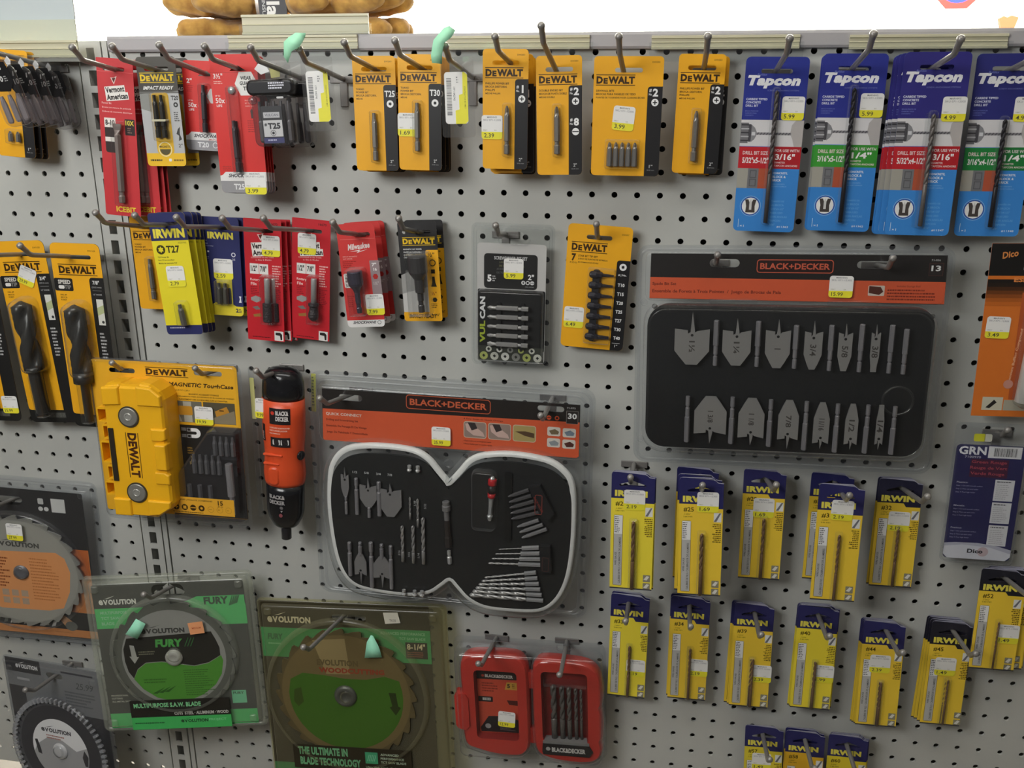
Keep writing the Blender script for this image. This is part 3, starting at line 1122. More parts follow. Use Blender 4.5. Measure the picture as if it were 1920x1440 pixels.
a.text('2"', 41, 95, 5, 4, '2e2e2e', .01)
a.poly(rr(0, 105.5, w, 14.5, [0, 0, 4, 4], 3), 'f0c02a')
a.disc(24, 101, 9, 'e8bb30')
a.ring(24, 101, 8.4, 7.4, 'f6e9b8')
a.poly(circ(24, 101, 6.6, n=12, a0=0, a1=180), '5a5434')
a.text('MAGNETIC', 17, 97, 14, 2.4, '3a3424', .02)
a.fine(4, 112.5, 20, 1, 3, '3a3424', .6)
a.rect(27, 111.6, 3.6, 3.2, 'efefef', 1)
a.fine(33, 112.5, 12, 1, 3, '8a6a20', .6)
a.build('card', t)
for du in (0, 8):
    bit(t, w, (20 + du, 41, 4.4), (20 + du, 88, 4.4), 3.4, 't', M('35322c', .3, .7))
mb = MB(w)
mb.box(15.5, 67.5, 17, 2.4, .4, 7.6, 'd9d2b4', 1)
mb.build('white_retainer', t)
mb = MB(w)
tube_bulge(mb, 14.6, 38.5, 34, 92, 9)
mb.build('blister', t)
behind(t, [(24, 3, 2, -.6)], ['dark grey and yellow card behind the two-bit T20 card'], 'pair of dark grey two-bit T20 cards')


# long red insert bit card
def va_logo(a, u, v, s, rot=-8):
    a.poly([(u + 7 * s, v - 9 * s), (u + 11 * s, v - 1.6 * s), (u + 15 * s, v - 11 * s), (u + 11 * s, v - 9 * s)], 'f0d8d0')
    a.poly([(u + 8.6 * s, v - 8.2 * s), (u + 11 * s, v - 3.6 * s), (u + 13.4 * s, v - 9.4 * s)], '5a1a10')
    for i, (x, k) in enumerate((('Vermont', 23.5), ('American', 26.5))):
        y = v + i * 7.6 * s
        c = (u + k * s / 2 + i * s, y + 3.8 * s)
        q = [(c[0] + x_ * math.cos(R(rot)) - y_ * math.sin(R(rot)), c[1] + x_ * math.sin(R(rot)) + y_ * math.cos(R(rot)))
             for x_, y_ in ((-k * s / 2 - .8, -4 * s), (k * s / 2 + .8, -4 * s), (k * s / 2 + .8, 4.1 * s), (-k * s / 2 - .8, 4.1 * s))]
        a.poly(q, 'f1ece6')
        a.text(x, c[0] - k * s / 2, y + .5 * s, k * s, 6.4 * s, '2e2422', .04, 0, rot)


P = (45, 177, -0.2329, -0.054, 0.1727, -0.01, 4.03, -0.12)
t = thing('bit_card_pack', 'longest red card, marked 8-10 and 10X, leftmost of the top row', 'drill bit pack', P)
w, h = P[:2]
VR = 'c9353a'
a = Art(w)
a.prism(rr(0, 0, w, h, [1, 1, 3, 3]), -.5, 0, VR, '982024', [slot(21, 11.5, 27, 4.4)])
a.rect(0, 14.6, w, .4, 'e06a68')
va_logo(a, 9.5, 30, 1.0)
a.text('Power Bit', 4, 48, 12, 2.2, 'f6c9c4', .01)
a.text('Broca con ranura de potencia', 4, 53, 36, 2.2, 'f6c9c4', .01)
a.text('Embout de tournevis électrique', 4, 57.6, 37, 2.2, 'f6c9c4', .01)
a.rect(5.6, 65.5, 14, 39, '352a28', 3)
a.rect(5.6, 65.5, 14, 10.6, 'ece7e0')
a.rect(5.6, 87, 14, 5, 'ece7e0')
a.text('8-10', 6.8, 67.5, 11.6, 6.2, '2a2422', .03)
a.rect(31, 65.5, 12.4, 18, '2f2424', 1)
a.text('10X', 32, 67, 10.4, 5.6, 'e8cf4a', .03)
a.fine(34, 75, 6, 3, 2.4, '8a6a60')
a.text('ICEBIT', 14, 166, 25, 6.6, 'efd23a', .03)
a.build('card', t)
mb = MB(w)
mb.lathe((24, 71, 5), (25, 161, 5), [(0, 4.6, 'f'), (3, 4.4, 'f'), (7, 3.4, 'f'), (11, 2.8), (13, 4.1, 'h'), (76, 4.1, 'h'), (77.5, 3), (81, 3), (82.5, 4.1, 'h'), (89, 4, 'h'), (90, 3, 'h')], M('8b7d78', .4, .6))
mb.build('driver_bit', t)
mb = MB(w)
tube_bulge(mb, 17, 68, 32, 164, 10.4)
mb.build('blister', t)
behind(t, [(16, 10, 1, -2.2), (22, 12, 1, -3.0), (28, 13, 1, -3.4)], ['red card marked USA right behind the long 8-10 card', 'third red card of the long 8-10 stack', 'rearmost red card of the long 8-10 stack'],
       'stack of long red 8-10 cards')


def rotary(P, label, stk, head, glabel):
    t = thing('rotary_file_pack', label, 'rotary file pack', P)
    w, h = P[:2]
    a = Art(w)
    a.prism(rr(0, 0, w, h, 1), -.5, 0, 'c8202c', '8a1820', [slot(24, 14, 27, 4.6)])
    a.text('16670', 33, 4, 10, 3, '5a1016', .02)
    va_logo(a, 9.5, 28, 1.05, -6)
    a.text('Committed to the Trade', 8, 45, 29, 1.8, 'f0b8b4', .01, 0, -4)
    a.text('in Bits & Blades', 14, 48, 20, 1.8, 'f0b8b4', .01, 0, -4)
    for u0, x in ((6, '1/2"'), (18, '7/8"')):
        a.rect(u0, 54, 11.4, 12.5, 'e9e6e2')
        a.text(x, u0 + 1.2, 56.4, 8, 7, '2e2a2a', .03)
    a.text('Rotary', 6, 72, 12.6, 3.8, 'f3cfcb', .02)
    a.text('File', 6.4, 77, 7.5, 3.6, 'f3cfcb', .02)
    a.fine(34.5, 55, 11, 9, 3, 'f0b8b4')
    a.fine(34.5, 84, 10.5, 9, 2.2, '8e1620')
    a.fine(6, 82, 11, 5, 2.2, '8e1620')
    a.poly([(6, 96), (12, 93.4), (19, 95.5), (19, 99), (13, 102), (6, 99.4)], '9b9a98')
    a.poly([(7, 108), (14, 106), (18, 110), (12, 111)], '7a7470')
    a.poly([(8, 117), (18, 115), (19, 119), (9, 120)], 'a07038')
    a.fine(6, 144.5, 27, 1, 2, '5a1016')
    a.rect(34.5, 136, 11.5, 12, 'eae7e4')
    a.poly([(36, 138), (42, 137.6), (44.4, 140), (44.4, 146.6), (42.4, 147), (41.5, 141.5), (36, 141)], '26221f')
    a.build('card', t)
    mb = MB(w)
    mb.lathe((30, 70, 6), (30, 104, 6), [(0, 3.3), (1, 3.6), (34, 3.6)], BRIGHT, smooth=True)
    mb.build('shank', t)
    mb = MB(w)
    v0 = 84 if head == 'ball' else 70
    mb.v, mb.f, mb.mi, mb.sm = [], [], [], []
    if head == 'ball':
        prof = [(0, 4), (.4, 6.3), (3, 6.4), (5, 4.8), (9, 5), (13, 6.2), (17, 6.3), (20, 5), (22, 2.6), (23, .6)]
    else:
        prof = [(0, 4), (.4, 6.2), (22, 6.2), (23, 5.6), (23, 1)]
    mb.lathe((30, 100, 6.6), (30, 124, 6.6), prof, M('3a3437', .45, .5, .6, 500), n=24)
    mb.build('cutting_head', t)
    mb = MB(w)
    tube_bulge(mb, 21.5, 66, 38.5, 127, 13.6)
    mb.build('blister', t)
    sticker(t, w, *stk)
    return t


t = rotary((47.5, 149, -0.0824, -0.0296, -0.0071, -0.31, 2.54, 0.08), 'left red rotary file card with a plain cylinder cutter and 4.79 sticker', (22.5, 19, '4.79', .8), 'cylinder', '')
behind(t, [(8, 3, 0, -1.2), (15, 5, 0, -2.2)], ['red card right behind the cylinder rotary file card', 'rearmost red card behind the cylinder rotary file card'], 'stack of cylinder rotary file cards')
rotary((48, 148, -0.0247, -0.0199, -0.0072, -0.09, 4.27, 0.09), 'right red rotary file card with a round-nosed cutter and 4.79 sticker', (7.5, 17.5, '4.79', .8), 'ball', '')

# bright yellow T27 card
P = (47, 146, -0.1843, -0.0663, 0.0029, 0.22, -3.31, -0.18)
NAVY = '2b2f63'
t = thing('bit_card_pack', 'bright yellow and navy card marked T27 with one star bit', 'drill bit pack', P)
w, h = P[:2]
a = Art(w)
hl = slot(24, 13, 26, 4.2)
a.prism(rr(0, 0, w, h, [4, 4, 4, 4]), -.5, 0, 'ecdc2e', 'b0a020', [hl])
a.poly(rr(0, 0, w, 32.5, [4, 4, 0, 0], 3), NAVY, [hl])
a.poly(rr(0, 134.5, w, 11.5, [0, 0, 4, 4], 3), NAVY)
a.text('IRWIN', 3.5, 18.6, 40, 11, 'efe04a', .06)
a.disc(10, 43, 5.6, '3a3510')
a.poly(star(10, 43, 4, .6), 'ecdc2e')
a.text('T27', 17, 38.5, 17, 8.6, '3a3510', .03)
a.text('3523702', 33, 34.5, 11, 1.8, '6a6420', 0)
a.lines(['T27 Power Bit', 'Punta T27 para atornillador', 'Mèche de tournevis T27'], 4.5, 51, 1.8, 3.6, '5a5420', 26)
a.fine(5, 137, 32, 1, 2.4, 'c9c9d9')
a.build('card', t)
bit(t, w, (25, 108, 5), (27, 134, 5), 3.9, 't', M('67645c', .4, .6))
mb = MB(w)
tube_bulge(mb, 18.5, 104, 34, 134.2, 10)
mb.build('blister', t)
sticker(t, w, 12.5, 62.5, '2.79', .7)
behind(t, [(12, 3, 1, .8), (22, 4, 1, 1.3), (30, 5, 1, 1.7)], ['yellow and navy card right behind the T27 card', 'third card of the T27 stack', 'rearmost card of the T27 stack'], 'stack of T27 cards')

P = (51, 120, -0.1367, -0.0316, -0.0057, -0.36, 1.71, 0.06)
t = thing('bit_card_pack', 'navy card with a yellow foot, two short bits and a 2.59 sticker', 'drill bit pack', P)
w, h = P[:2]
a = Art(w)
a.prism(rr(0, 0, w, h, 5), -.5, 0, NAVY, '1c2040', [slot(26, 13, 30, 4)])
a.text('IRWIN', 10, 18, 33, 8.4, 'e8da52', .06)
a.lines(['Bit Tips', 'Puntas', 'Embouts de vissage'], 4, 28, 1.6, 3.2, 'a9abc4', 15)
a.text('1"', 6, 41, 5, 5, 'e4e4ee', .03)
a.fine(6, 48, 5, 2, 2, '8a8cb0')
a.ring(42, 44.5, 2.8, 1.7, 'e4e4ee')
a.text('25', 40, 49, 4, 2.4, 'e4e4ee', .01)
a.poly([(0, 108), (9, 108), (15, 104.5), (36, 104.5), (42, 108), (w, 108)] + rr(0, 108, w, 12, [0, 0, 5, 5], 3)[2:], 'e9d63a')
a.rect(18, 72, 20, 33.5, 'e0cd3c')
a.poly([(46, 95), (49, 95), (48.4, 98), (49, 103), (45.5, 103), (47, 98.5)], 'e9e9ef')
a.text('2', 41, 110.5, 3.6, 5, '2a2c50', .04)
a.fine(45, 111, 4, 3, 1.8, '2a2c50')
a.build('card', t)
for u in (23, 31):
    bit(t, w, (u, 79, 4.6), (u, 104.5, 4.6), 3.6, 't', M('58554c', .4, .6))
mb = MB(w)
tube_bulge(mb, 17.5, 75, 37, 106.5, 10)
mb.build('blister', t)
sticker(t, w, 15.5, 50, '2.59', .6, sw=25, sh=25)
behind(t, [(7, 2.5, 0, -.6), (13, 4, 0, -1)], ['navy card right behind the 2.59 two-bit card', 'rearmost navy card behind the 2.59 two-bit card'], 'stack of navy two-bit cards')


# ------------------------------------------------------------------ blue masonry drill cards
def tapcon(P, label, size, anchor, col, price, v0, code, drillm, tone, n_behind=(), labels=(), group=None, stk=(40, 39)):
    w, h = P[:2]
    t = thing('masonry_bit_card', label, 'drill bit pack', P)
    a = Art(w)
    hole = slot(w / 2, 14.2, 32, 4.4)
    a.prism(rr(0, 0, w, h, 5), -.5, 0, '3d8ad8', '2a4a90', [hole])
    a.poly(rr(0, 0, w, 63, [5, 5, 0, 0], 3), tone, [hole])
    a.rect(0, 63, w, 27, 'dedcde')
    a.poly([(52, 68), (56, 63), (w, 63), (w, 90), (56, 90), (53.5, 82), (51, 77)], 'b9b4b2')
    # drill chuck picture
    a.rect(0, 66, 8, 21, '77767a')
    a.rect(8, 67.5, 3, 18, '4c4b50', 1)
    for i in range(5):
        a.rect(.5, 67.5 + 4 * i, 8, 1.4, 'b8b8bc' if i % 2 else '3c3b40')
    a.poly([(11, 68), (14.5, 71), (16.5, 75), (16.5, 79), (14.5, 83), (11, 86)], '8e8e92')
    a.rect(11.6, 75.4, 3.6, 3.6, 'd8d8dc')
    a.rect(16, 75.8, 36, 2.4, '88868a')
    for i in range(11):
        a.line(17 + 3.2 * i, 78.2, 19 + 3.2 * i, 75.8, .8, '4c4a50')
    a.text('Tapcon', 3.2, 18.2, 53.5, 13.2, 'f2f2f6', .06, .22)
    a.text('Buildex', 12.5, 16.4, 10, 2.2, '7a84c8', .01, .3)
    a.text('SCREW ANCHORING SYSTEMS', 24, 32.6, 32, 1.4, '8088c0', 0)
    a.lines(['CARBIDE TIPPED', 'CONCRETE', 'DRILL BIT'], 3, 41, 2.2, 3.3, 'dfe2f2', 23, .02)
    a.lines(['BROCA PUNTA DE', 'CARBURO PARA', 'CONCRETO'], 3, 53.5, 1.2, 2.2, '6a74b8', 20, 0)
    a.poly([(0, 90.5), (32, 90.5), (32, 90), (w, 90), (w, 113), (0, 113)], col)
    a.rect(34, 90, w - 34, 23, {'c3262f': 'b5222b', '3f9e38': '3a9634', '23853f': '1f7a39'}.get(col, col))
    a.text('DRILL BIT SIZE', 4, 95, 26, 3.8, 'f0d8d8', .02)
    a.text(size, 4, 101.5, 27, 6.2, 'f4ecec', .03)
    a.text('FOR USE WITH', 37, 92.6, 25, 3, 'f0e4e4', .02)
    a.text(anchor, 38, 97.4, 20, 6.4, 'f8f4f4', .03)
    a.text('DIAMETER', 37.5, 105.6, 11, 1.8, 'f0d8d8', .01)
    a.text('TAPCON ANCHORS', 37.5, 108.8, 24, 2, 'f0d8d8', .02)
    for i, c in enumerate(('a9a69c', '77787c', 'b5573c')):
        a.rect(i * 11, 113, 11, 21, c)
    a.frame(13, 115, 7, 8, .9, '5a5a5e')
    a.frame(13, 124, 7, 8, .9, '5a5a5e')
    a.lines(['CONCRETE,', 'BLOCK &', 'BRICK'], 37, 116.5, 2.5, 3.6, 'e6ecf8', 18, .03)
    a.lines(['PARA CONCRETO,', 'BLOQUE Y LADRILLO'], 37, 128.5, 1.4, 2.4, '7fb0e6', 22, 0)
    a.disc(16.5, 153, 11, '2a58b0')
    a.ring(16.5, 153, 11, 10.3, '8fc0ee')
    a.disc(16.5, 153, 9, 'f0f0ee')
    a.poly([(10.5, 146), (14, 146), (16.5, 152), (19, 146), (22.5, 146), (21, 153), (21.5, 160), (11.5, 160), (12, 153)], '4a4240')
    a.poly([(15.2, 149), (16.5, 145.6), (17.8, 149), (17.8, 157), (15.2, 157)], 'd8d6d4')
    a.lines(['TAMAÑO DE', 'LA BROCA', size, 'PARA USO', 'CON ANCLAS', 'TAPCON', anchor], 38, 146, 2.1, 4.2, '6aa8e4', 22, .01)
    a.rect(5, 167, .5, 9, 'cfe2f6')
    a.text('×1', 7, 173.4, 4.2, 2.4, 'e6ecf8', .01)
    a.text(code, 46, 173.4, 12, 2.2, 'e6ecf8', .01)
    a.build('card', t)
    twist_drill(t, w, (33.5, v0, 3.6), (33.5, 170, 3.6), 2.3, drillm, .62, 9, 'masonry_drill_bit')
    mb = MB(w)
    tube_bulge(mb, 29, v0 - 3, 38, 172.5, 7.6, r=3)
    mb.build('blister', t)
    sticker(t, w, *stk, price, .5, 0, 23, 24)
    if n_behind:
        behind(t, n_behind, labels, group)
    return t


RD_, GR_, GR2 = 'c3262f', '3f9e38', '23853f'
BR = M('5c5554', .4, .6)
tapcon((64, 180, 0.4957, -0.022, 0.1716, 0.01, 0.51, 0.02), 'leftmost blue masonry bit card, red band, 5.99 sticker', '5/32"x5-1/2"', '3/16"', RD_, '5.99', 33, '#11363', BR, '2a3590')
tapcon((64, 180, 0.5722, -0.0239, 0.1743, -0.06, 0.29, 0.09), 'blue masonry bit card with a light green band, second from the left', '3/16"x5-1/2"', '1/4"', GR_, '5.99', 33, '#11362', M('262228', .4, .5), '2d3590',
       [(9, -.5, 0, .2)], ['blue masonry bit card just behind the light green banded one'], 'pair of 3/16 x 5-1/2 cards', (41, 38.5))
tapcon((63, 180, 0.6462, -0.045, 0.1749, 0.01, -0.21, 0.29), 'front blue masonry bit card of the thick stack, with a red band', '5/32"x4-1/2"', '3/16"', RD_, '4.99', 58, '#11347', M('77706c', .4, .6), '332f80',
       [(7, -3, 0, .6), (14, -5, 0, 1.2), (21, -6, 0, 1.0)], ['second card back in the thick stack of red-banded masonry bits', 'third card back in the thick stack of red-banded masonry bits', 'rearmost card in the thick stack of red-banded masonry bits'],
       'stack of 5/32 x 4-1/2 cards', (41, 42))
tapcon((63, 180, 0.7176, -0.0303, 0.1735, 0.21, -0.44, 0.53), 'blue masonry bit card with a dark green band, cut by the right edge', '3/16"x4-1/2"', '1/4"', GR2, '4.99', 62, '#11348', M('262228', .4, .5), '2c2f78',
       stk=(41, 41))


# ------------------------------------------------------------------ yellow wire gauge drill cards
IY, IN = 'f5d040', '2b2b60'


def irwin(P, num, label, r, v0, price=None, spos=(20, 18), n_behind=(), labels=(), group=None, navy=IN, dv=147, paper=IY, rot=0):
    w, h = P[:2]
    k = h / 149
    t = thing('drill_card_pack', label, 'drill bit pack', P)
    a = Art(w)
    out = rr(0, 0, 38, 20, [4, 3, 0, 0], 3)
    out = out[:8] + [(43, 5.6), (w, 6.4), (w, h), (0, h)]
    hole = wing(24, 15 * k, 31, 7.5)
    a.prism(out, -.5, 0, paper, '24244c', [hole])
    hd = out[:9] + [(w, 6.4), (w, 38 * k), (32, 38 * k), (29, 33 * k), (0, 33 * k)]
    a.poly(hd, navy, [hole])
    a.poly([p for p in out[:8]] + [(43, 5.6), (w, 6.4), (w, 7.1), (42.6, 6.4), (37.4, .9), (1, .9)], 'b9b9cc')
    a.text('IRWIN', 4, 23 * k, 37, 7.8, 'e9dc58', .06)
    a.text(num, 5, 37 * k, 11.5, 6, '4a3a08', .015)
    a.text('.1495"', 5, 45 * k, 8, 1.7, '6a5410', 0)
    a.text('3.80 MM', 5, 48 * k, 10, 1.7, '6a5410', 0)
    a.rect(39, 43 * k, 8.4, 11.4, 'e9e9e6')
    a.poly([(39, 54 * k), (45, 43.2 * k), (47, 43.2 * k), (42, 54 * k)], '77777c')
    a.fine(47.4, 57 * k, 10, 10, 2.4, '6a5410', .5, True)
    a.frame(3.4, 54 * k, 10.6, 91 * k, .5, '8a6a18', 1.5)
    a.poly([(3.9, 54.5 * k), (13.5, 54.5 * k), (13.5, 78 * k), (3.9, 78 * k)], 'eeeeee')
    a.poly([(3.9, 78 * k), (13.5, 78 * k), (13.5, 144.4 * k), (3.9, 144.4 * k)], 'bcbcba')
    a.fine(4.6, 56 * k, 6, 9, 2.4, '66666a')
    a.vtext('WIRE GAUGE', 6.2, 110 * k, 17, 2.2, '3a3a3c', .01)
    a.vtext('CALIBRE DE FILS / CALIBRADOR DE ALAMBRES', 10.8, 112 * k, 60 * k, 2.4, '3a3a3c', .01)
    for v in (129, 139.5):
        a.rect(38.6, v * k, 8.4, 9 * k, '8f8a76', .6)
        a.poly([(39.4, v * k + 6), (43, v * k + 1), (46, v * k + 2), (43, v * k + 7)], 'e4e2da')
    a.rect(0, h - 1.6, w, 1.6, '3a3a44')
    a.build('card', t)
    twist_drill(t, w, (26, v0, r + .6), (26, dv * k, r + .6), r, M('8a6c50', .4, .6), .58, r * 5.5)
    mb = MB(w)
    tube_bulge(mb, 26 - r - 2.6, v0 - 3, 26 + r + 2.6, dv * k + 1, r * 2 + 2, r=2.4)
    mb.build('blister', t)
    if price:
        sticker(t, w, *spos, price, .5, rot, 24, 25)
    if n_behind:
        behind(t, n_behind, labels, group)
    return t


irwin((49, 150, 0.3679, -0.0928, -0.2717, 0.63, -0.68, 0.03), '#21', 'yellow drill card #21, leftmost of the upper five, hanging at a hook tip', 2.2, 60, '2.19', (14.5, 22), paper='f6e244',
      n_behind=[(5, 1, 0, -.3)], labels=['drill card hidden behind the leftmost of the upper five'], group='pair of #21 drill cards')
irwin((49, 149, 0.4438, -0.086, -0.2757, -0.03, -1.94, -0.09), '#25', 'yellow drill card #25 hanging forward, second from the left of the upper five', 2.2, 68, '1.69', (20, 17.5),
      n_behind=[(10, -1.5, 1, .9), (62, -2.5, -4, 1.2)], labels=['drill card just behind #25, its left edge leaning out', 'drill card near the board above and behind #25'], group='stack of #25 drill cards')
irwin((48.5, 144, 0.5182, -0.0303, -0.2836, 0.23, -1.12, -0.05), '#29', 'single yellow drill card #29, middle of the upper five, nothing behind it', 2, 62, '1.69', (13, 37))
irwin((49.5, 149, 0.599, -0.0653, -0.2809, 0.96, -1.23, 0.23), '#31', 'forward yellow drill card #31 covering most of its neighbour, fourth of the upper five', 1.7, 62, '2.19', (15, 20), rot=2)
irwin((48.5, 142, 0.5967, -0.0163, -0.2881, 1.07, -0.68, 0.12), '#30', 'yellow drill card close to the board, left half showing beside the forward #31 card', 1.7, 62)
irwin((48, 141, 0.6717, -0.0205, -0.288, 0.43, -1.26, 0.01), '#32', 'yellow drill card #32, rightmost of the upper five, black header with the whole maker name', 1.7, 63, '2.19', (14, 42), rot=1,
      n_behind=[(5, -.8, 0, .5)], labels=['drill card whose left edge shows behind the rightmost of the upper five'], group='pair of #32 drill cards', navy='26263e')
irwin((48, 151, 0.3681, -0.0259, -0.4662, -0.08, 0.3, -0.17), '#33', 'yellow drill card #33 beside the red drill case pack, leftmost of the lower row', 1.7, 73, '2.19', (23, 94), paper='f6e244',
      n_behind=[(5, .5, 1, .3)], labels=['drill card behind the one beside the red case pack'], group='pair of #33 drill cards')
irwin((48, 150, 0.443, -0.0218, -0.4643, -0.16, -0.7, -0.07), '#34', 'yellow drill card #34 directly below #25, second from the left in the lower row', 1.6, 73, '2.19', (25, 89),
      n_behind=[(5, -.8, 1, .3)], labels=['drill card behind the second one of the lower row'], group='pair of #34 drill cards')
irwin((48, 150, 0.5205, -0.0218, -0.466, -0.12, -0.95, 0.11), '#39', 'yellow drill card #39 below the single card, third from the left in the lower row', 1.5, 78, '2.39', (26, 87),
      n_behind=[(3, -1, 0, .5), (6, -3, 0, 1.2)], labels=['middle drill card of the third stack in the lower row', 'rearmost drill card of the third stack in the lower row'], group='stack of #39 drill cards')
irwin((48, 148, 0.5956, -0.0265, -0.4587, 0.36, -0.87, 0.18), '#40', 'yellow drill card #40 below the forward #31 card, with a 1.99 sticker', 1.4, 78, '1.99', (25, 83), paper='f6e040',
      n_behind=[(2.5, 0, 0, .4), (5, -.5, 0, .9), (7.5, 2, 0, -.4)], labels=['second drill card back in the stack below the forward #31 card', 'third drill card back in the stack below the forward #31 card', 'rearmost drill card in the stack below the forward #31 card'], group='stack of #40 drill cards')
irwin((48.5, 149, 0.6742, -0.0235, -0.4737, -0.35, -1.81, -0.12), '#44', 'yellow drill card #44, second from the right in the lower row of six', 1.4, 84, '2.39', (11, 47),
      n_behind=[(2.5, -.5, 0, .3), (5, -1.2, 0, .8), (7.5, -2, 0, 1.1)], labels=['second drill card back in the stack left of the black-headed fan', 'third drill card back in the stack left of the black-headed fan', 'rearmost drill card in the stack left of the black-headed fan'], group='stack of #44 drill cards')
irwin((46, 146, 0.7501, -0.0243, -0.4656, 0.23, -1.35, 0.42), '#45', 'yellow drill card #45 with a black header, front of the fanned stack left of #52', 1.3, 80, '1.49', (9, 50), navy='22222e',
      n_behind=[(3, -1.5, 1, .5), (6, -3, 2, 1.2), (9, -4, 2, 1.8)], labels=['second card of the black-headed fan of drill cards', 'third card of the black-headed fan of drill cards', 'rearmost card of the black-headed fan of drill cards'], group='stack of #45 drill cards')
irwin((50, 134, 0.7953, -0.0297, -0.3884, -0.28, -1.36, -0.57), '#52', 'yellow drill card #52 at the right edge under the dark blue GRN card', 1.1, 68, '1.49', (26, 72), navy='22222c',
      n_behind=[(6, 8, 0, -1.2), (11, 10, 0, -1.6)], labels=['drill card fanned out right behind the one under the GRN card', 'rearmost drill card under the GRN card'], group='stack of #52 drill cards')
irwin((48, 149, 0.5464, -0.0189, -0.6442, -0.87, -2.19, -0.01), '#57', 'drill card cut by the bottom edge, leftmost of three, with a torn sticker', 1.2, 84, '1.49', (10, 42), paper='e6d23c')
irwin((48, 149, 0.5973, -0.0226, -0.6428, -1.08, -1.77, -0.19), '#58', 'orange-yellow drill card cut by the bottom edge, middle of three', 1.2, 84,
      n_behind=[(5, -.5, 1, .3)], labels=['drill card behind the middle one at the bottom edge'], group='pair of #58 drill cards', paper='e8b62c')
irwin((48, 149, 0.6493, -0.0249, -0.6402, -0.86, -1.3, -0.3), '#60', 'drill card cut by the bottom edge, rightmost of three, several behind it', 1.2, 84, paper='e6d030',
      n_behind=[(2.5, 1, 0, -.6), (5, 2, 0, -.9)], labels=['drill card behind the rightmost one at the bottom edge', 'rearmost drill card of the right stack at the bottom edge'], group='stack of #60 drill cards')
# ------------------------------------------------------------------ large clamshell packs


def flange(mb, w, h, r, m, t0=-1.2, border=9, rise=5, top=0):
    """clear shell: flat sealed rim, then a low raised panel over the printed sheet"""
    mb.prism(rr(0, 0, w, h, r, 6), t0 - 1.0, t0, m)
    mb.dome(rr(border, border, w - 2 * border, h - 2 * border, r * .8, 6), [(0, t0), (.6, rise * .6), (1.6, rise), (4, rise + .2)], m)
    mb.dome(rr(2, 2, w - 4, h - 4, r, 6), [(0, t0 + .1), (1, t0 + 1.6), (2.2, t0 + 1.6), (3.2, t0 + .1)], m, cap=False)


def spade(mb, cu, v_tip, v_sh, hw, v_end, up, m, th=2.0, t=9, neck=3.2):
    """spade bit blade: centre point at v_tip, cutting shoulders at v_sh, neck at v_end"""
    s = 1 if v_end > v_tip else -1
    L = abs(v_end - v_sh)
    pts = [(cu, v_tip), (cu + hw * .12 + .5, v_sh - s * .2), (cu + hw * .14 + .5, v_sh + s * 3), (cu + hw * .3, v_sh + s * 1.5), (cu + hw, v_sh - s * .8)]
    pts += [(cu + hw, v_sh + s * L * .60), (cu + hw * .55 + .6, v_sh + s * L * .85), (cu + max(neck, hw * .32), v_end)]
    pts += [(cu - max(neck, hw * .32), v_end), (cu - hw * .55 - .6, v_sh + s * L * .85), (cu - hw, v_sh + s * L * .60), (cu - hw, v_sh - s * .8), (cu - hw * .22 - .6, v_sh + s * .6),
            (cu - hw * .2 - .8, v_sh + s * 4.4), (cu - hw * .08 - .3, v_sh + s * 3)]
    mb.prism(pts, t - th, t, m)


BDO = 'e2603a'
# --- 13 piece spade bit pack
P = (330, 255, 0.5242, -0.0439, -0.0198, -0.46, -1.32, -0.29)
w, h = P[:2]
t = thing('spade_bit_set', 'clear pack with a black tray of thirteen spade bits and a 15.99 sticker', 'drill bit set', P)
a = Art(w, 1)
holes = [slot(95, 19, 32, 9), slot(250, 19.5, 36, 8)]
a.prism([(16, 9), (321.5, 9), (323, 61), (15, 59)], .2, 1, '211d1c', '211d1c', holes)
a.poly([(15.6, 35), (322.3, 37), (323, 60.5), (15, 58.7)], BDO)
a.badge(129, 14.5, 79.5, 14.6, 'd8644a')
a.text('Spade Bit Set', 18, 40.6, 26, 4.2, '7c2814', .02)
a.text('Ensemble de Forets à Trois Pointes  /  Juego de Brocas de Pala', 18, 48.6, 138, 4.6, '7c2814', .02)
a.text('71-036', 306, 13, 9, 2, 'c8c8c8', .01)
a.rect(304.5, 17, 14, 13.5, '2c2423')
a.frame(304.5, 17, 14, 13.5, .3, '6a3a30')
a.text('13', 306.6, 19.5, 9.5, 6, 'e8e8e8', .03)
a.rect(245.6, 41.6, 16.6, 11, 'e2d2c4', 1)
a.poly([(246.4, 42), (258, 43), (261, 48), (257, 51.6), (246.4, 49.6)], '5a2c20')
a.text('Includes Storage Roll', 265, 41, 42, 2.6, '9a3a20', .01)
a.fine(265, 45.5, 50, 4, 3.3, '8e3018', .5)
a.build('header_card', t)
tr = rr(13.4, 64, 303, 170, [26, 22, 20, 22], 6)
mb = MB(w)
mb.prism(tr, -.5, 1.5, M('17181a', .5))
o = mb.build('tray', t)
mb = MB(w)
NUM = M('5e5a58', .5)
a2 = Art(w, 9)
for cu, tip, sh, hw, en, n_ in ((63, 72.5, 92.3, 19, 132.2, '1½'), (111.4, 78.4, 92.7, 15.3, 131.8, '1¼'), (155.3, 78.5, 91.8, 13.2, 133.5, '1'), (192.6, 79.6, 92.4, 9.4, 134, '3/4'),
                            (225.7, 82, 93, 7.2, 134.8, '5/8'), (256.7, 82.2, 92, 4.6, 135, '3/8')):
    m_ = MB(w)
    spade(m_, cu, tip, sh, hw, en, True, M('9a9896', .38, .7), neck=2.9)
    if True:
        b_ = m_.build('spade_bit', t)
    k = Art(w, 9)
    k.vtext(n_, cu, (sh + en) / 2 - 1, 13, 6.5, '45413e', .02, 90)
    k.disc(cu, sh + 6, 1.5, '1a1a1a')
    n2 = k.build('size_mark', b_)
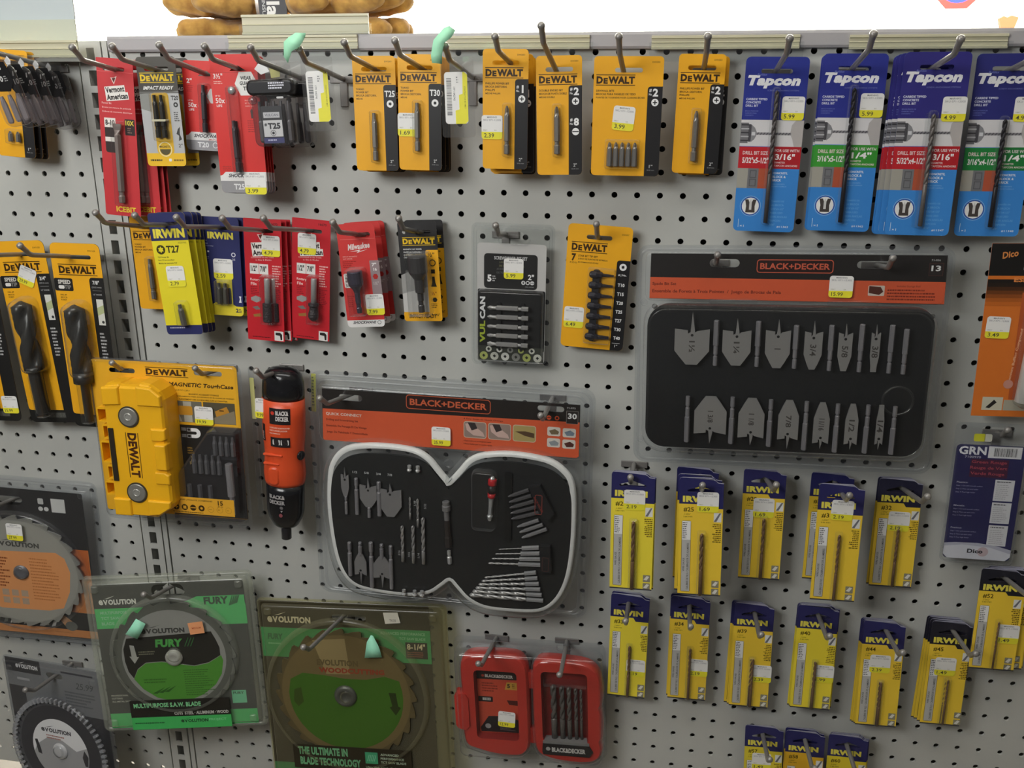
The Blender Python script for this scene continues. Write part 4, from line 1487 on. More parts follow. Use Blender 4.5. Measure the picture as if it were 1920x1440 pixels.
for cu, tip, sh, hw, en, n_ in ((86.4, 225.3, 212.8, 17.9, 168.7, '1 3/8'), (131.6, 225.3, 215.6, 14.2, 169.2, '1 1/8'), (172, 227.7, 216, 11.1, 170.2, '7/8'), (207.6, 226, 219, 8.5, 171.6, '11/16'),
                            (239.6, 225.4, 218.8, 6.8, 172.1, '1/2'), (269.4, 224, 217.5, 4, 172.4, '1/4')):
    m_ = MB(w)
    spade(m_, cu, tip, sh, hw, en, False, M('9a9896', .38, .7), neck=2.5)
    b_ = m_.build('spade_bit', t)
    k = Art(w, 9)
    k.vtext(n_, cu, (sh + en) / 2 + 2, 14, 6, '45413e', .02, 90)
    k.disc(cu, sh - 6, 1.5, '1a1a1a')
    k.build('size_mark', b_)
for u0, v0, v1 in ((89, 80.7, 132), (134, 80.8, 132), (174, 84.5, 133), (210.8, 83.7, 134.4), (242, 82, 135), (272.6, 82.2, 135.4), (287.3, 86.4, 136),
                   (60.8, 169.2, 224), (110.2, 168.5, 224), (152, 170, 225.4), (190.4, 170.8, 228), (223.6, 172.4, 229), (255.5, 172.5, 228.6), (283.4, 173.3, 228.8)):
    m_ = MB(w)
    up_ = v0 < 150
    L = v1 - v0
    pr = [(0, 2.5), (.6, 3.1, 'h'), (L * .55, 3.1, 'h'), (L * .56, 2.4), (L * .75, 2.4), (L * .76, 1.8), (L * .79, 1.8), (L * .8, 2.4), (L, 2.4)]
    if up_:
        m_.lathe((u0, v0, 9), (u0, v1, 9), pr, M('98969a', .3, .85))
    else:
        m_.lathe((u0, v1, 9), (u0, v0, 9), pr, M('98969a', .3, .85))
    m_.build('bit_shank', t)
mb = MB(w)
mb.prism(rr(0, 0, w, h, 14, 6), -2.2, -1.4, CLB, CLB, holes)
mb.dome(rr(2.5, 2.5, w - 5, h - 5, 13, 6), [(0, -1.4), (1, .2), (2.6, .2), (3.6, -1.4)], CLB, cap=False)
mb.dome(rr(10, 6, w - 17, 55.5, 8, 6), [(0, -1.4), (.4, 2), (1.2, 3.2), (3, 3.6)], CLR, cap=True, holes=holes)
mb.dome(rr(9, 62.5, w - 20, 176, 24, 8), [(0, -1.4), (.8, 8), (2, 12), (4, 14)], CLR, cap=True)
mb.dome(rr(15, 67.5, w - 32, 164, 20, 8), [(0, 14), (.5, 14.8), (1.5, 14.8), (2, 14)], CLR, cap=False)
for u0 in (80, 205):
    mb.dome(rr(u0, 58, 52, 5, 1), [(0, 1), (.4, 4), (1, 4.4)], CLR)
for cu, cv in ((9, 64), (8, 226)):
    mb.dome(circ(cu, cv, 4, n=16), [(0, -1.4), (.5, 2), (1.4, 2.4), (2, 1.2)], CLB)
mb.dome(circ(284, 165, 17, n=32), [(0, 14), (.6, 16), (1.6, 16), (2.6, 14)], CLR, cap=False)
mb.build('clamshell', t)
sticker(t, w, 205, 31, '15.99', 4.2, 1, 24.5, 23.5)

# --- 30 piece drill and driver pack
P = (351.9, 301.7, 0.1432, -0.0447, -0.1893, -0.13, 0.78, -0.05)
w, h = P[:2]
t = thing('drill_bit_set', 'biggest clear pack, heart-topped black case of drill and driver bits, 25.99 sticker', 'drill bit set', P)
a = Art(w, 1)
holes = [slot(54, 31.5, 30, 8), slot(300, 27.5, 32, 7)]
a.prism([(18, 22), (334.5, 20.5), (335, 85), (332, 87), (18, 89), (16, 87)], .2, 1, '221d1b', '221d1b', holes)
a.poly([(17.6, 47.5), (334.4, 42), (334.8, 85), (332, 87), (18, 89), (16.4, 87)], BDO)
a.badge(124, 22, 104, 18, 'd46440')
a.text('QUICK CONNECT', 21.5, 52, 46, 4.2, 'f0e4dc', .02)
a.lines(['Drilling and Screwdriving Set', 'Ensemble De Perçage Et De Vissage', 'Juego De Taladrado Y Destornillado'], 21.5, 60, 3.4, 8, '7c2814', 76, .02)
a.text('4 Easy Steps to Quick Change', 195, 46.4, 48, 2.2, '5c2010', .01)
for u0 in (195, 225, 255):
    a.rect(u0, 50.6, 28, 21, 'd8c4ac', 3)
    a.rect(u0 + .8, 51.4, 26.4, 19.4, 'a08a80' if u0 < 250 else 'b9a468', 2.4)
for u0 in (195, 225):
    a.poly([(u0 + 2, 54), (u0 + 10, 52), (u0 + 16, 58), (u0 + 24, 64), (u0 + 26, 69), (u0 + 12, 68), (u0 + 4, 62)], 'd9b8ae')
    a.poly([(u0 + 5, 52), (u0 + 14, 52), (u0 + 17, 59), (u0 + 10, 62)], '3c3434')
a.poly([(258, 59), (270, 58), (281, 60), (281, 66), (270, 64)], '5e4630')
a.lines(['4 Étapes faciles pour un changement rapide', '3 Pasos Faciles para un cambio rápido'], 195, 74.5, 2.2, 4.2, '6c2412', 66, .01)
for u0, v0, c in ((296.5, 50, '7c6c50'), (314.8, 50.4, '8090a0'), (296.5, 64.2, '9aa0a4'), (314.8, 64.6, '5a3028')):
    a.rect(u0, v0, 15.6, 11.4, 'e4dcd2', 2)
    a.poly([(u0 + 2, v0 + 5), (u0 + 9, v0 + 2.4), (u0 + 14, v0 + 5.5), (u0 + 13, v0 + 9), (u0 + 5, v0 + 9.6)], c)
a.text('71-973', 319, 24, 10, 2, 'c8c8c8', .01)
a.rect(318.6, 28.6, 14, 16, '2c2423')
a.frame(318.6, 28.6, 14, 16, .3, 'b0a8a4')
a.text('30', 320.4, 31.5, 10.6, 7, 'e8e8e8', .03)
a.disc(289, 38.6, 2.8, 'd8532c')
a.disc(298, 38.6, 2.8, 'd8532c')
a.rect(296, 38, 4, 1, '2a1a16')
a.disc(307.6, 38.6, 2.8, 'd8532c')
a.disc(307.6, 38.6, 1.4, '2a1a16')
a.build('header_card', t)


def smooth_closed(pts, k=6):
    out = []
    n = len(pts)
    for i in range(n):
        p0, p1, p2, p3 = pts[i - 1], pts[i], pts[(i + 1) % n], pts[(i + 2) % n]
        for j in range(k):
            s = j / k
            out.append(tuple(.5 * (2 * b + (c - a_) * s + (2 * a_ - 5 * b + 4 * c - d) * s * s + (3 * b - a_ - 3 * c + d) * s ** 3) for a_, b, c, d in zip(p0, p1, p2, p3)))
    return out


case = [(22, 140), (27, 118), (40, 101), (60, 92), (95, 88.5), (132, 91), (152, 101), (164, 115), (175, 128), (178, 129), (189, 116), (203, 99), (222, 90), (255, 86), (296, 90), (318, 102),
        (330, 122), (333, 170), (331, 220), (325, 255), (312, 282), (292, 297), (256, 301), (222, 300), (200, 290), (186, 275), (177, 266), (167, 274), (150, 287), (120, 294), (70, 292), (46, 284),
        (32, 264), (24, 230), (20, 180)]
cs = smooth_closed(case, 4)
mb = MB(w)
mb.dome(cs, [(-2, .2), (-1.6, 3), (0, 5), (5, 4.2)], M('e2e2e0', .5), cap=False)
mb.build('pale_case_rim', t)
mb = MB(w)
cs2 = smooth_closed([(u * .98 + 3.5, v * .97 + (14.5 if v < 150 else 10 if v < 200 else 6)) for u, v in case], 4)
mb.prism(cs2, .6, 4.4, M('1d1e1f', .5))
mb.build('black_case_tray', t)
ST = M('8f8d8e', .36, .75)
for cu, tip, sh, hw, en, n_ in ((45, 120, 131, 5, 160, '7/16'), (74.8, 131.6, 143, 11, 172, '5/8'), (103, 137.4, 146, 14.5, 182.3, '7/8'), (61, 280.9, 268, 8, 238, '3/4'), (89.6, 284, 270, 12, 240, '13/16')):
    m_ = MB(w)
    spade(m_, cu, tip, sh, hw, en, True, ST, t=9, neck=2)
    b_ = m_.build('spade_bit', t)
    k = Art(w, 9)
    s_ = 1 if en > tip else -1
    k.disc(cu, sh + s_ * 6, 1.5, '1a1a1a')
    k.build('center_hole', b_)
for u0, v0, v1, r in ((45.2, 160, 184, 1.9), (59.4, 134, 183, 2.6), (75, 172, 186, 2.2), (88.6, 136.4, 182.3, 2.8), (47, 223.7, 271, 2.7), (61.2, 222.2, 240, 2.6), (75.5, 220.8, 284.4, 2.9),
                      (89.6, 221.9, 242, 2.6), (101.5, 223, 284, 2.6)):
    m_ = MB(w)
    L = v1 - v0
    m_.lathe((u0, v0, 8), (u0, v1, 8), [(0, r * .8), (.6, r, 'h'), (L * .2, r, 'h'), (L * .22, r * .7), (L * .3, r * .7), (L * .32, r), (L, r)], M('98969a', .3, .85))
    m_.build('bit_shank', t)
k = Art(w, 4.4)
for u0, x in ((54, '1/2'), (69, '5/8'), (84.5, '3/4'), (99, '7/8')):
    k.text(x, u0, 126, 6, 3, 'c8c8c8', .01)
for u0, v0, x in ((133.4, 163, '1/8'), (146.5, 166, '5/32'), (111.5, 234, '3/16'), (124.5, 235, '7/32'), (137, 235, '1/4')):
    k.vtext(x, u0, v0, 7, 2.8, 'a8a8a8', .01)
k.build('size_print', t)
for u0, v0, v1, r in ((128.2, 153, 183.5, 1.3), (138, 154.6, 193.5, 1.6), (144.4, 179.3, 243.8, 2.5), (117.4, 193, 243.5, 2.2), (131.3, 191.7, 243.8, 2.3)):
    twist_drill(t, w, (u0, v0, 8), (u0, v1, 8), r, M('a3a1a0', .3, .85), .72, r * 5)
m_ = MB(w)
m_.lathe((174, 154.9, 8), (178, 240, 8), [(0, 3.6), (.5, 4.6), (5, 4.6), (6, 5.4), (12, 5.4), (13, 3.6), (30, 3.4)], M('8d8b8c', .3, .8), smooth=False)
m_.build('extension_socket', t)
m_ = MB(w)
m_.lathe((175.2, 180, 8), (177.4, 226, 8), [(0, 3.8), (22, 3.8), (24, 4.6, 'h'), (36, 4.6, 'h'), (37, 4.2, 'h')], M('3a3432', .4, .5))
m_.lathe((177.2, 222, 8), (178.4, 241, 8), [(0, 2.4, 'h'), (5, 2.6, 'h'), (6, 2), (8, 2), (9, 3.2, 'h'), (18, 3, 'h')], BRIGHT)
m_.build('magnetic_holder', t)
for u0, v0 in ((128.4, 111), (139, 111), (117.6, 284), (131.8, 283.5), (141.4, 283)):
    m_ = MB(w)
    m_.lathe((u0, v0, 8), (u0, v0 + 8, 8), [(0, 2.6, 'h'), (3, 2.6, 'h'), (4, 2), (6, 3.2), (8, 2.4)], BRIGHT)
    m_.build('chuck_adaptor', t)
# red banded driver in its own bubble
m_ = MB(w)
m_.lathe((232.5, 116.6, 9), (229, 177.3, 9), [(0, 2), (2, 3.2), (3, 3.2)], BRIGHT)
m_.lathe((232.5, 119.6, 9), (229, 177.3, 9), [(0, 4.6), (1, 5.4), (7, 5.4), (8, 4.8)], M('c8262c', .3), smooth=True)
m_.lathe((232, 128, 9), (229, 177.3, 9), [(0, 4.6), (10, 4.4)], M('2a2424', .4), smooth=True)
m_.lathe((231.5, 138.5, 9), (229, 177.3, 9), [(0, 5), (5, 4.8), (6, 3.6)], M('c8262c', .3), smooth=True)
m_.lathe((231, 145, 9), (229, 177.3, 9), [(0, 3.4), (6, 2.8), (14, 2.6, 'h'), (22, 2.8, 'h'), (24, 3.8), (30, 2)], BRIGHT)
m_.build('quick_change_chuck', t)
m_ = MB(w)
m_.dome(rr(206, 109, 32, 80, 8, 6), [(0, 4.6), (.5, 10), (1.6, 15), (3, 16)], CLR)
m_.build('inner_bubble', t)
m_ = MB(w)
m_.box(247, 110, 9, 93, 4.4, 6.6, '141515', 3)
m_.build('rib', t)


def fan(p0, p1, q0, q1, n, r, hexfrac, name, mat_, skip=()):
    for i in range(n):
        if i in skip:
            continue
        s = i / max(1, n - 1)
        A = tuple(p0[j] + (q0[j] - p0[j]) * s for j in range(2)) + (8,)
        B = tuple(p1[j] + (q1[j] - p1[j]) * s for j in range(2)) + (8,)
        m_ = MB(w)
        L = math.dist(A, B)
        if name == 'driver_bit':
            m_.lathe(A, B, [(0, r * .4, 'p'), (3, r * .7, 'p'), (6, r * .8), (8, r, 'h'), (L, r, 'h')], mat_)
        else:
            C1 = tuple(A[j] + (B[j] - A[j]) * hexfrac for j in range(3))
            rr_ = r * (.5 + .5 * s)
            m_.twist(A, C1, rr_, rr_ * 7, M('a8a6a4', .3, .85))
            L2 = math.dist(C1, B)
            m_.lathe(C1, B, [(0, rr_), (L2 * .3, rr_), (L2 * .32, 3.1, 'h'), (L2, 3.1, 'h')] if L2 > 30 else [(0, 3, 'h'), (L2, 3, 'h')], M('a8a8aa', .3, .85))
        m_.build(name, t)


fan((252, 141.7), (277, 130.2), (256, 171), (290, 159), 5, 2.6, 0, 'driver_bit', M('5e5c5e', .35, .7))
fan((263.6, 181), (290, 169), (269.5, 195), (300, 180), 3, 2.6, 0, 'driver_bit', M('8c8a8c', .35, .7))
fan((240.6, 213.7), (291, 206), (227.3, 234.3), (293.6, 229.5), 4, 1.3, .58, 'small_drill_bit', None)
fan((222.8, 255), (288, 240.6), (203.4, 281.4), (297.7, 279), 6, 2.7, .78, 'drill_bit', None)
m_ = MB(w)
m_.prism([(277, 125), (291, 122), (309, 158), (301, 168), (291, 160)], 4.4, 12, '202022')
m_.prism([(292, 203), (305, 202), (307, 238), (294, 238)], 4.4, 12, '202022')
k = Art(w, 12)
k.frame(285, 134, 9, 26, .7, '8e3a30', 2)
k.vtext('BLACK+DECKER', 289.5, 147, 22, 2.6, '8e3a30', .01, 62)
k.frame(295.5, 217, 8.5, 19, .7, '5a3430', 2)
m_.build('bit_holder_block', t)
k.build('holder_mark', t)
mb = MB(w)
mb.prism(rr(0, 0, w, h + 3, 16, 6), -2.2, -1.4, CLB, CLB, holes)
mb.dome(rr(3, 3, w - 6, h - 3, 15, 6), [(0, -1.4), (1, .4), (2.6, .4), (3.6, -1.4)], CLB, cap=False)
mb.dome(rr(9, 9, w - 18, h - 12, 14, 6), [(0, -1.4), (1, .4), (2.6, .4), (3.6, -1.4)], CLB, cap=False)
mb.dome(rr(12, 17, w - 25, 73, 8, 6), [(0, -1.4), (.4, 2), (1.2, 3.2), (3, 3.6)], CLR, holes=holes)
mb.dome(cs, [(-8, -1.4), (-7, 4), (-4, 13), (-1, 15)], CLR, cap=True)
for cu, cv in ((176, 108), (176, 290)):
    mb.dome(circ(cu, cv, 6, n=18), [(0, -1.2), (.6, 1.6), (1.6, 2), (2.6, .6)], CLB)
mb.build('clamshell', t)
sticker(t, w, 156, 59.5, '25.99', 4.2, 0, 23.5, 24)

# --- yellow magnetic case pack
P = (203.5, 220.2, -0.2187, -0.0527, -0.1823, -1.17, 0.31, 0.67)
w, h = P[:2]
t = thing('magnetic_case_pack', 'clear pack with a yellow plastic case, two round magnets and a 19.99 sticker', 'drill bit set', P)
a = Art(w, 0)
a.prism(rr(3, 2, 196, 205, [5, 5, 3, 3]), -.8, 0, 'e8ae28', '9a7018', [slot(46, 15, 35, 6), slot(161, 13, 37, 6)])
a.dewalt(77.6, 8.4, 57, 12, '3a2408')
a.text('MAGNETIC ToughCase', 107, 26.4, 86, 7, '3a2a10', .035, .2)
a.text('SET | JUEGO | JEU', 107.6, 35.6, 27, 2.4, '6a4c14', .01)
a.text('MAGNETIC ACCESSORY STORAGE', 133, 40, 40, 2, '4a3410', .02)
a.text('ALMACENAMIENTO PARA ACCESORIOS EN EL LUGAR DE TRABAJO', 111, 43.6, 82, 2, '4a3410', .02)
a.text('RANGEMENT DES ACCESSOIRES SUR LE CHANTIER', 120, 47.2, 64, 2, '4a3410', .02)
a.rect(107, 50.4, 42, 28, '6b6a60')
a.rect(151, 50.4, 42, 28, '57513f')
a.poly([(108, 51), (112, 50.6), (121, 78), (117, 78)], 'a8a498')
a.rect(124, 51, 11, 27, 'b0aea0')
a.rect(116, 57, 20, 12, 'c8902c', 2)
a.poly([(166, 62), (182, 55), (186, 64), (168, 72)], 'c08830')
a.rect(172, 60, 6, 1.4, '3c2c18')
a.poly([(160, 72), (192, 60), (193, 78), (162, 78)], '8a7e66')
a.rect(98, 82, 101, 124, '232221')
a.poly([(103, 88), (107.6, 86), (107, 88), (113, 90), (117, 94), (111.6, 91), (107.6, 90.4), (108, 92)], 'eaeaea')
for v0 in (86, 94.6):
    for i in range(4):
        a.rect(118.4, v0 + 1.1 * i, 6.4, .7, '8e8e8e')
    a.frame(126, v0, 5.2, 4.6, .6, 'b8b8b8')
a.poly([(131.6, 86)] + circ(137.5, 92.6, 6.6, n=12, a0=-90, a1=90) + [(131.6, 99.2), (131.6, 94.6)] + circ(137, 92.6, 2, n=6, a0=90, a1=-90) [::1] + [(131.6, 90.6)], 'eaeaea')
a.lines(['OPEN', 'ABRIR', 'OUVRIR'], 124, 112, 2, 3.4, 'b08a3c', 12, .02)
a.poly([(128, 123), (131, 126), (129, 131), (127, 133), (129.5, 133), (126, 136), (125.6, 131), (127, 131.6), (129, 127)], 'c8b070')
a.build('card', t)
# the yellow case
CY = M('efb31c', .38, 0, .05, 700)
cse = thing_case = None
mb = MB(w)
body = [(38, 30), (42, 24), (60, 22), (62, 24), (84, 24), (88, 20), (100, 22), (112, 30), (117, 40), (117, 88), (117, 176), (113, 184), (98, 192), (94, 197), (62, 197), (56, 195), (38, 196), (37, 176)]
mb.dome(body, [(0, 0), (-.6, 6), (-.6, 28), (.6, 33), (3, 36)], CY, smooth=False)
for q in ([(38, 26), (62, 24), (62, 48), (38, 50)], [(84, 22), (104, 24), (116, 34), (116, 48), (84, 48)], [(38, 172), (62, 172), (62, 196), (38, 196)], [(84, 172), (116, 172), (115, 182), (100, 192), (84, 194)]):
    mb.dome(q, [(0, 33), (.4, 37), (1.6, 39), (2.4, 39)], CY, smooth=False)
for q in ([(98, 76), (118, 76), (118, 90), (112, 93), (98, 93)], [(98, 133), (112, 133), (118, 137), (118, 150), (98, 150)]):
    mb.dome(q, [(0, 33), (.4, 37), (1.6, 38.6), (2.4, 38.6)], CY, smooth=False)
mb.build('case_body', t, bevel=.0012)
mb = MB(w)
mb.dome(rr(101, 95, 17, 36, 2.5), [(0, 28), (.4, 36), (1.6, 40), (3, 40.6)], CY, smooth=False)
mb.build('latch', t, bevel=.001)
for v0, hh, u0 in ((54, 20, 25), (76, 20, 30), (98, 30, 25), (130, 20, 30), (152, 20, 25)):
    mb = MB(w)
    ww = 40 - u0
    ou = [(u0, v0 + 2), (u0 + 3, v0), (40, v0 + 1), (40, v0 + hh - 1), (u0 + 1, v0 + hh)]
    i_ = [(u0 + 1.6, v0 + 3), (38, v0 + 3), (38, v0 + hh - 3), (u0 + 1.6, v0 + hh - 2)]
    mb.prism(ou, 10, 31, CY, CY, [i_])
    mb.prism(i_, 14, 16, CY)
    mb.build('hinge_lug', t)
mb = MB(w)
mb.box(41.6, 79, 6.6, 70, 36, 37.4, '2c261e', .6)
mb.build('rubber_strip', t)
for cv in (62.8, 163.2):
    mb = MB(w)
    mb.prism(circ(71, cv, 13.6, n=32), 35.5, 37.4, '3a362c')
    mb.dome(circ(71, cv, 12, n=32), [(0, 37.4), (.4, 38.2), (1.2, 38.4)], M('8d8c86', .3, .7))
    mb.dome(circ(71, cv, 5.4, n=20), [(0, 38.4), (.5, 39), (1.6, 39), (2.2, 38.5)], M('a9a8a2', .25, .7))
    mb.build('magnet_disc', t)
k = Art(w, 36)
cx_, cy_ = 72, 113.5
for du in (-8.6, 7.6):
    k.rect(cx_ + du, cy_ - 30, 1, 60, '4a2e10')
k.text('DEWALT', cx_ - 29.5, cy_ - 6, 59, 12, '4a2410', .05, 0, 90)
k.build('case_lettering', t)
# smoky bit compartment
mb = MB(w)
for i in range(4):
    mb.lathe((166 + 8 * i, 92, 8), (166 + 8 * i, 117, 8), [(0, 1.6, 'p'), (6, 2), (9, 3.2, 'h'), (25, 3.2, 'h')], M('77797a', .35, .7))
for i in range(5):
    mb2 = MB(w)
    mb2.lathe((136 + 8.4 * i, 118, 8), (136 + 8.4 * i, 143, 8), [(0, 1.8, 't'), (6, 2), (9, 3.2, 'h'), (25, 3.2, 'h')], M('77797a', .35, .7))
    mb2.build('driver_bit', t)
for i in range(4):
    mb2 = MB(w)
    mb2.lathe((112 + 14 * i, 196, 7), (112 + 14 * i, 158, 7), [(0, 1.8, 'p'), (7, 2.2), (9, 3.2, 'h'), (36, 3.2, 'h')], M('77797a', .35, .7))
    mb2.build('driver_bit', t)
mb.build('driver_bit', t)
mb = MB(w)
mb.lathe((183, 127, 9), (184, 200, 9), [(0, 3.6), (.6, 4.8), (44, 4.8), (45, 3.4, 'h'), (70, 3.2, 'h')], BRIGHT)
mb.build('bit_holder', t)
mb = MB(w)
mb.box(132, 134, 60, 12, .2, 5, '2c2e30', 2)
mb.box(158, 112, 36, 12, .2, 5, '2c2e30', 2)
mb.build('bit_rail', t)
mb = MB(w)
bub = [(158, 84), (166, 81), (196, 81), (200, 85), (198, 206), (104, 208), (103, 160), (106, 153)]
mb.dome(bub, [(0, .4), (.8, 8), (2.4, 15), (5, 17)], TINT, smooth=False)
mb.build('smoky_compartment', t)
mb = MB(w)
mb.dome(rr(92, 94, 31, 50, 14, 6), [(0, .4), (1, 6), (3, 11), (6, 12)], CLB)
mb.build('clear_thumb_bubble', t)
k = Art(w, 17.3)
k.rect(103, 173, 87, 23, 'e0a630')
k.text('INCLUDES | INCLUYE | COMPREND', 109, 176, 52, 2.4, '5a4010', .02)
k.text('15', 168, 175.4, 7, 6.4, '4a3208', .04)
k.text('PC. PZ.', 168, 182.6, 7, 1.8, '4a3208', .02)
icon(k, 'phillips', 111, 187.4, 4.2, '3a2808', 'e0a630')
icon(k, 'square', 122.6, 187.4, 4.2, '3a2808', 'e0a630')
icon(k, 'slot', 134, 187.4, 4.2, '3a2808', 'e0a630')
icon(k, 'torx', 145.4, 187.4, 4.2, '3a2808', 'e0a630')
for u0 in (158, 170, 182):
    k.ring(u0, 188, 4.2, 3.8, 'b07c20')
    k.fine(u0 - 2.5, 187.4, 5, 1, 2, 'b07c20')
k.fine(106, 193.4, 60, 1, 2.2, '5a4010')
k.build('contents_label', t)
mb = MB(w)
mb.prism(rr(0, 0, w, h, 10, 6), -2.4, -1.6, CLB, CLB, [slot(46, 15, 37, 8), slot(161, 13, 39, 8)])
mb.dome(rr(2, 1, w - 5, h - 6, 8, 6), [(0, -1.6), (.5, 2), (1.2, 3.4), (3, 4)], CLR, cap=False)
mb.build('clamshell', t)
sticker(t, w, 139.5, 56, '19.99', 2.0, 1, 24.5, 24)
mb = MB(w)
mb.box(205, 22, 5.5, 54, -22, -21, 'd8d890', 1)
mb.box(203, 8, 6, 205, -26, -23, CLB, 3)
mb.build('rear_hang_tab', t)

# --- red hinged drill bit case
P = (202.9, 180.4, 0.237, -0.0203, -0.5501, 0.17, -2.38, 0.32)
w, h = P[:2]
t = thing('drill_bit_case_pack', 'open red plastic case with five drill bits in a clear pack, priced 12.99', 'drill bit set', P)
RC = M('c43a30', .35, 0, .04, 700)
mb = MB(w)
Lb = smooth_closed([(11, 40), (16, 24), (30, 16), (60, 14), (86, 15), (98, 24), (102, 45), (102, 100), (101, 150), (96, 164), (84, 172), (55, 172), (28, 166), (13, 158), (10, 130), (11, 80)], 3)
Rb = smooth_closed([(108, 42), (112, 26), (122, 18), (150, 18), (180, 22), (194, 34), (199, 52), (199, 80), (196, 88), (199, 98), (199, 132), (196, 140), (199, 150), (194, 166), (178, 175), (145, 175), (122, 170), (110, 160), (107, 130)], 3)
for nm, ot, inn in (('left_shell', Lb, rr(29, 40, 58, 107, 6, 4)), ('right_shell', Rb, rr(119, 36, 61, 108, 6, 4))):
    mb = MB(w)
    mb.dome(ot, [(0, 0), (-.4, 9), (.6, 14), (3, 16.6)], RC, cap=False)
    # rim plane with the recess cut out
    ring_ = [(a_, b_) for a_, b_ in ot]
    cx0 = sum(p[0] for p in ot) / len(ot)
    cy0 = sum(p[1] for p in ot) / len(ot)
    ins = MB(w)
    ins.dome(ot, [(0, 0), (3, 0)], RC, cap=False)
    n_ = len(ot)
    inner = [((x * 1000 + w / 2), -z * 1000) for x, y, z in ins.v[n_:]]
    mb.prism(inner, 15.6, 16.6, RC, RC, [inn])
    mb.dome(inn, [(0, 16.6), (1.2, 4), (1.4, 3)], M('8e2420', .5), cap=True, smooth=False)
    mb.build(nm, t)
mb = MB(w)
mb.prism([(1.5, 80), (4, 77), (16, 77), (20, 84), (20, 128), (14, 134), (4, 131), (1.5, 126)], 4, 19, RC)
mb.build('latch_flap', t, bevel=.002)
mb = MB(w)
mb.box(100, 42, 9, 24, 4, 12, RC, 3)
mb.box(100, 128, 9, 24, 4, 12, RC, 3)
mb.build('hinge', t)
k = Art(w, 5)
k.prism([(30.5, 44), (86.5, 44), (86.5, 143), (31, 146)], 4.2, 5, 'cf5038')
k.poly([(30.5, 44), (86.5, 44), (86.5, 60), (30.5, 61)], '2e2824')
k.disc(39, 55.4, 2, 'b04030')
k.text('BLACK&DECKER', 42, 53, 38, 5, 'cfc6be', .05)
k.poly([(71, 64), (86, 64), (86, 75.5), (68, 75.5)], 'd0a040')
k.text('5', 71.5, 66.4, 4, 6.4, '2e2824', .05)
k.fine(78, 66.6, 6, 3, 2.4, '6a4a18')
k.fine(37, 66, 22, 4, 4, '8e3424')
k.rect(31, 88, 20, 8.4, '2a2422', 1)
k.rect(37, 90, 11, 4, 'cfcfc8')
k.bars(38.5, 90.3, 8, 3.4, '555555')
k.poly([(70, 92), (86.5, 92), (86.5, 100), (73, 99)], '5a2a24')
k.poly([(44, 119), (60, 118), (86.5, 123), (86.5, 143), (33, 144.5), (32, 138)], '201b1e')
k.disc(42.5, 135, 4, 'a09c9a')
k.fine(59, 126, 22, 7, 2.2, '6c6668')
k.build('instruction_label', t)
for u0, r in ((134, 4.2), (145.2, 3.6), (154.6, 3.2), (163.6, 2.6), (170.6, 2.0)):
    twist_drill(t, w, (u0, 60 + (4 - r) * 2, 9), (u0, 143, 9), r, M('77726e', .26, .85), .62, r * 5)
mb = MB(w)
mb.dome(rr(121, 52, 58, 9, 2), [(0, 6), (.4, 13), (1.4, 15)], CLR)
mb.build('bit_clip', t)
mb = MB(w)
mb.box(119, 142, 62, 5, 6, 18, M('8e8c8c', .35, .4), 1)
mb.build('bit_base_rail', t)
k = Art(w, 19)
k.prism([(119, 146), (181, 146), (186, 155), (181, 163), (119, 163), (118, 158)], 10, 19, '1e1a1c')
k.disc(126, 153.6, 3, 'b8b4b0')
k.text('BLACK&DECKER', 131, 150.6, 45, 7.4, 'd6d2ce', .05)
k.build('name_plate', t)
mb = MB(w)
mb.prism(rr(0, 0, w, h, 12, 6), -1.8, -1.0, CLB, CLB, [slot(61, 9, 18, 7), slot(149, 9, 18, 7)])
mb.dome(rr(3, 10, w - 6, h - 14, 12, 6), [(0, -1), (.6, 12), (2, 21), (5, 23)], CLR, cap=False)
mb.dome(Lb, [(-2.5, -1), (-2, 14), (0, 20), (3, 21.5)], CLR)
mb.dome(Rb, [(-2.5, -1), (-2, 14), (0, 20), (3, 21.5)], CLR)
mb.dome(rr(50, 4, 22, 10, 5, 5), [(0, -1), (.5, .8), (1.4, .8), (2, -1)], CLB, cap=False)
mb.dome(rr(138, 4, 22, 10, 5, 5), [(0, -1), (.5, .8), (1.4, .8), (2, -1)], CLB, cap=False)
mb.build('clamshell', t)
sticker(t, w, 60.6, 97.6, '12.99', 22, 4, 23, 24)

# --- five piece clear bit pack
P = (97, 170, 0.2169, -0.0181, -0.0072, 0.04, 0.74, 0.13)
w, h = P[:2]
t = thing('bit_card_pack', 'clear pack with five steel bits lying across a black tray, priced 5.99', 'drill bit pack', P)
a = Art(w, 0)
a.prism(rr(7, 23, 81, 142, [4, 4, 4, 4]), -.6, 0, 'bdbcba')
a.rect(7.6, 77, 80, 74, '191919', 2)
a.rect(15, 35, 63, 41, '222222', 4)
a.text('SCREWDRIVER BIT SET', 27, 38, 39, 4, 'c4c4c4', .03)
a.lines(['JUEGO DE PUNTAS', 'DE DESTORNILLADOR'], 33, 44, 2.2, 4, '6a6a4c', 34, .02)
a.lines(['JEU D’EMBOUTS', 'DE TOURNEVIS'], 30, 52, 2.2, 4, '5a5a5a', 34, .02)
a.text('5', 19, 60, 5, 8.4, 'e8e8e8', .05)
a.fine(25, 61, 5, 3, 2.6, 'b0b0b0')
a.text('2"', 67, 58, 7, 6.4, 'e8e8e8', .03)
for u0, kd in ((61.6, 'phillips'), (66.8, 'square'), (72, 'slot')):
    icon(a, kd, u0, 68, 2.4, 'd8d8d8', '222222')
a.text('M01-05040', 64, 72, 10, 1.6, '9a9a9a', 0)
a.vtext('CAN', 13.4, 100, 27, 6.6, 'e6e6e6', .05, -90, 0)
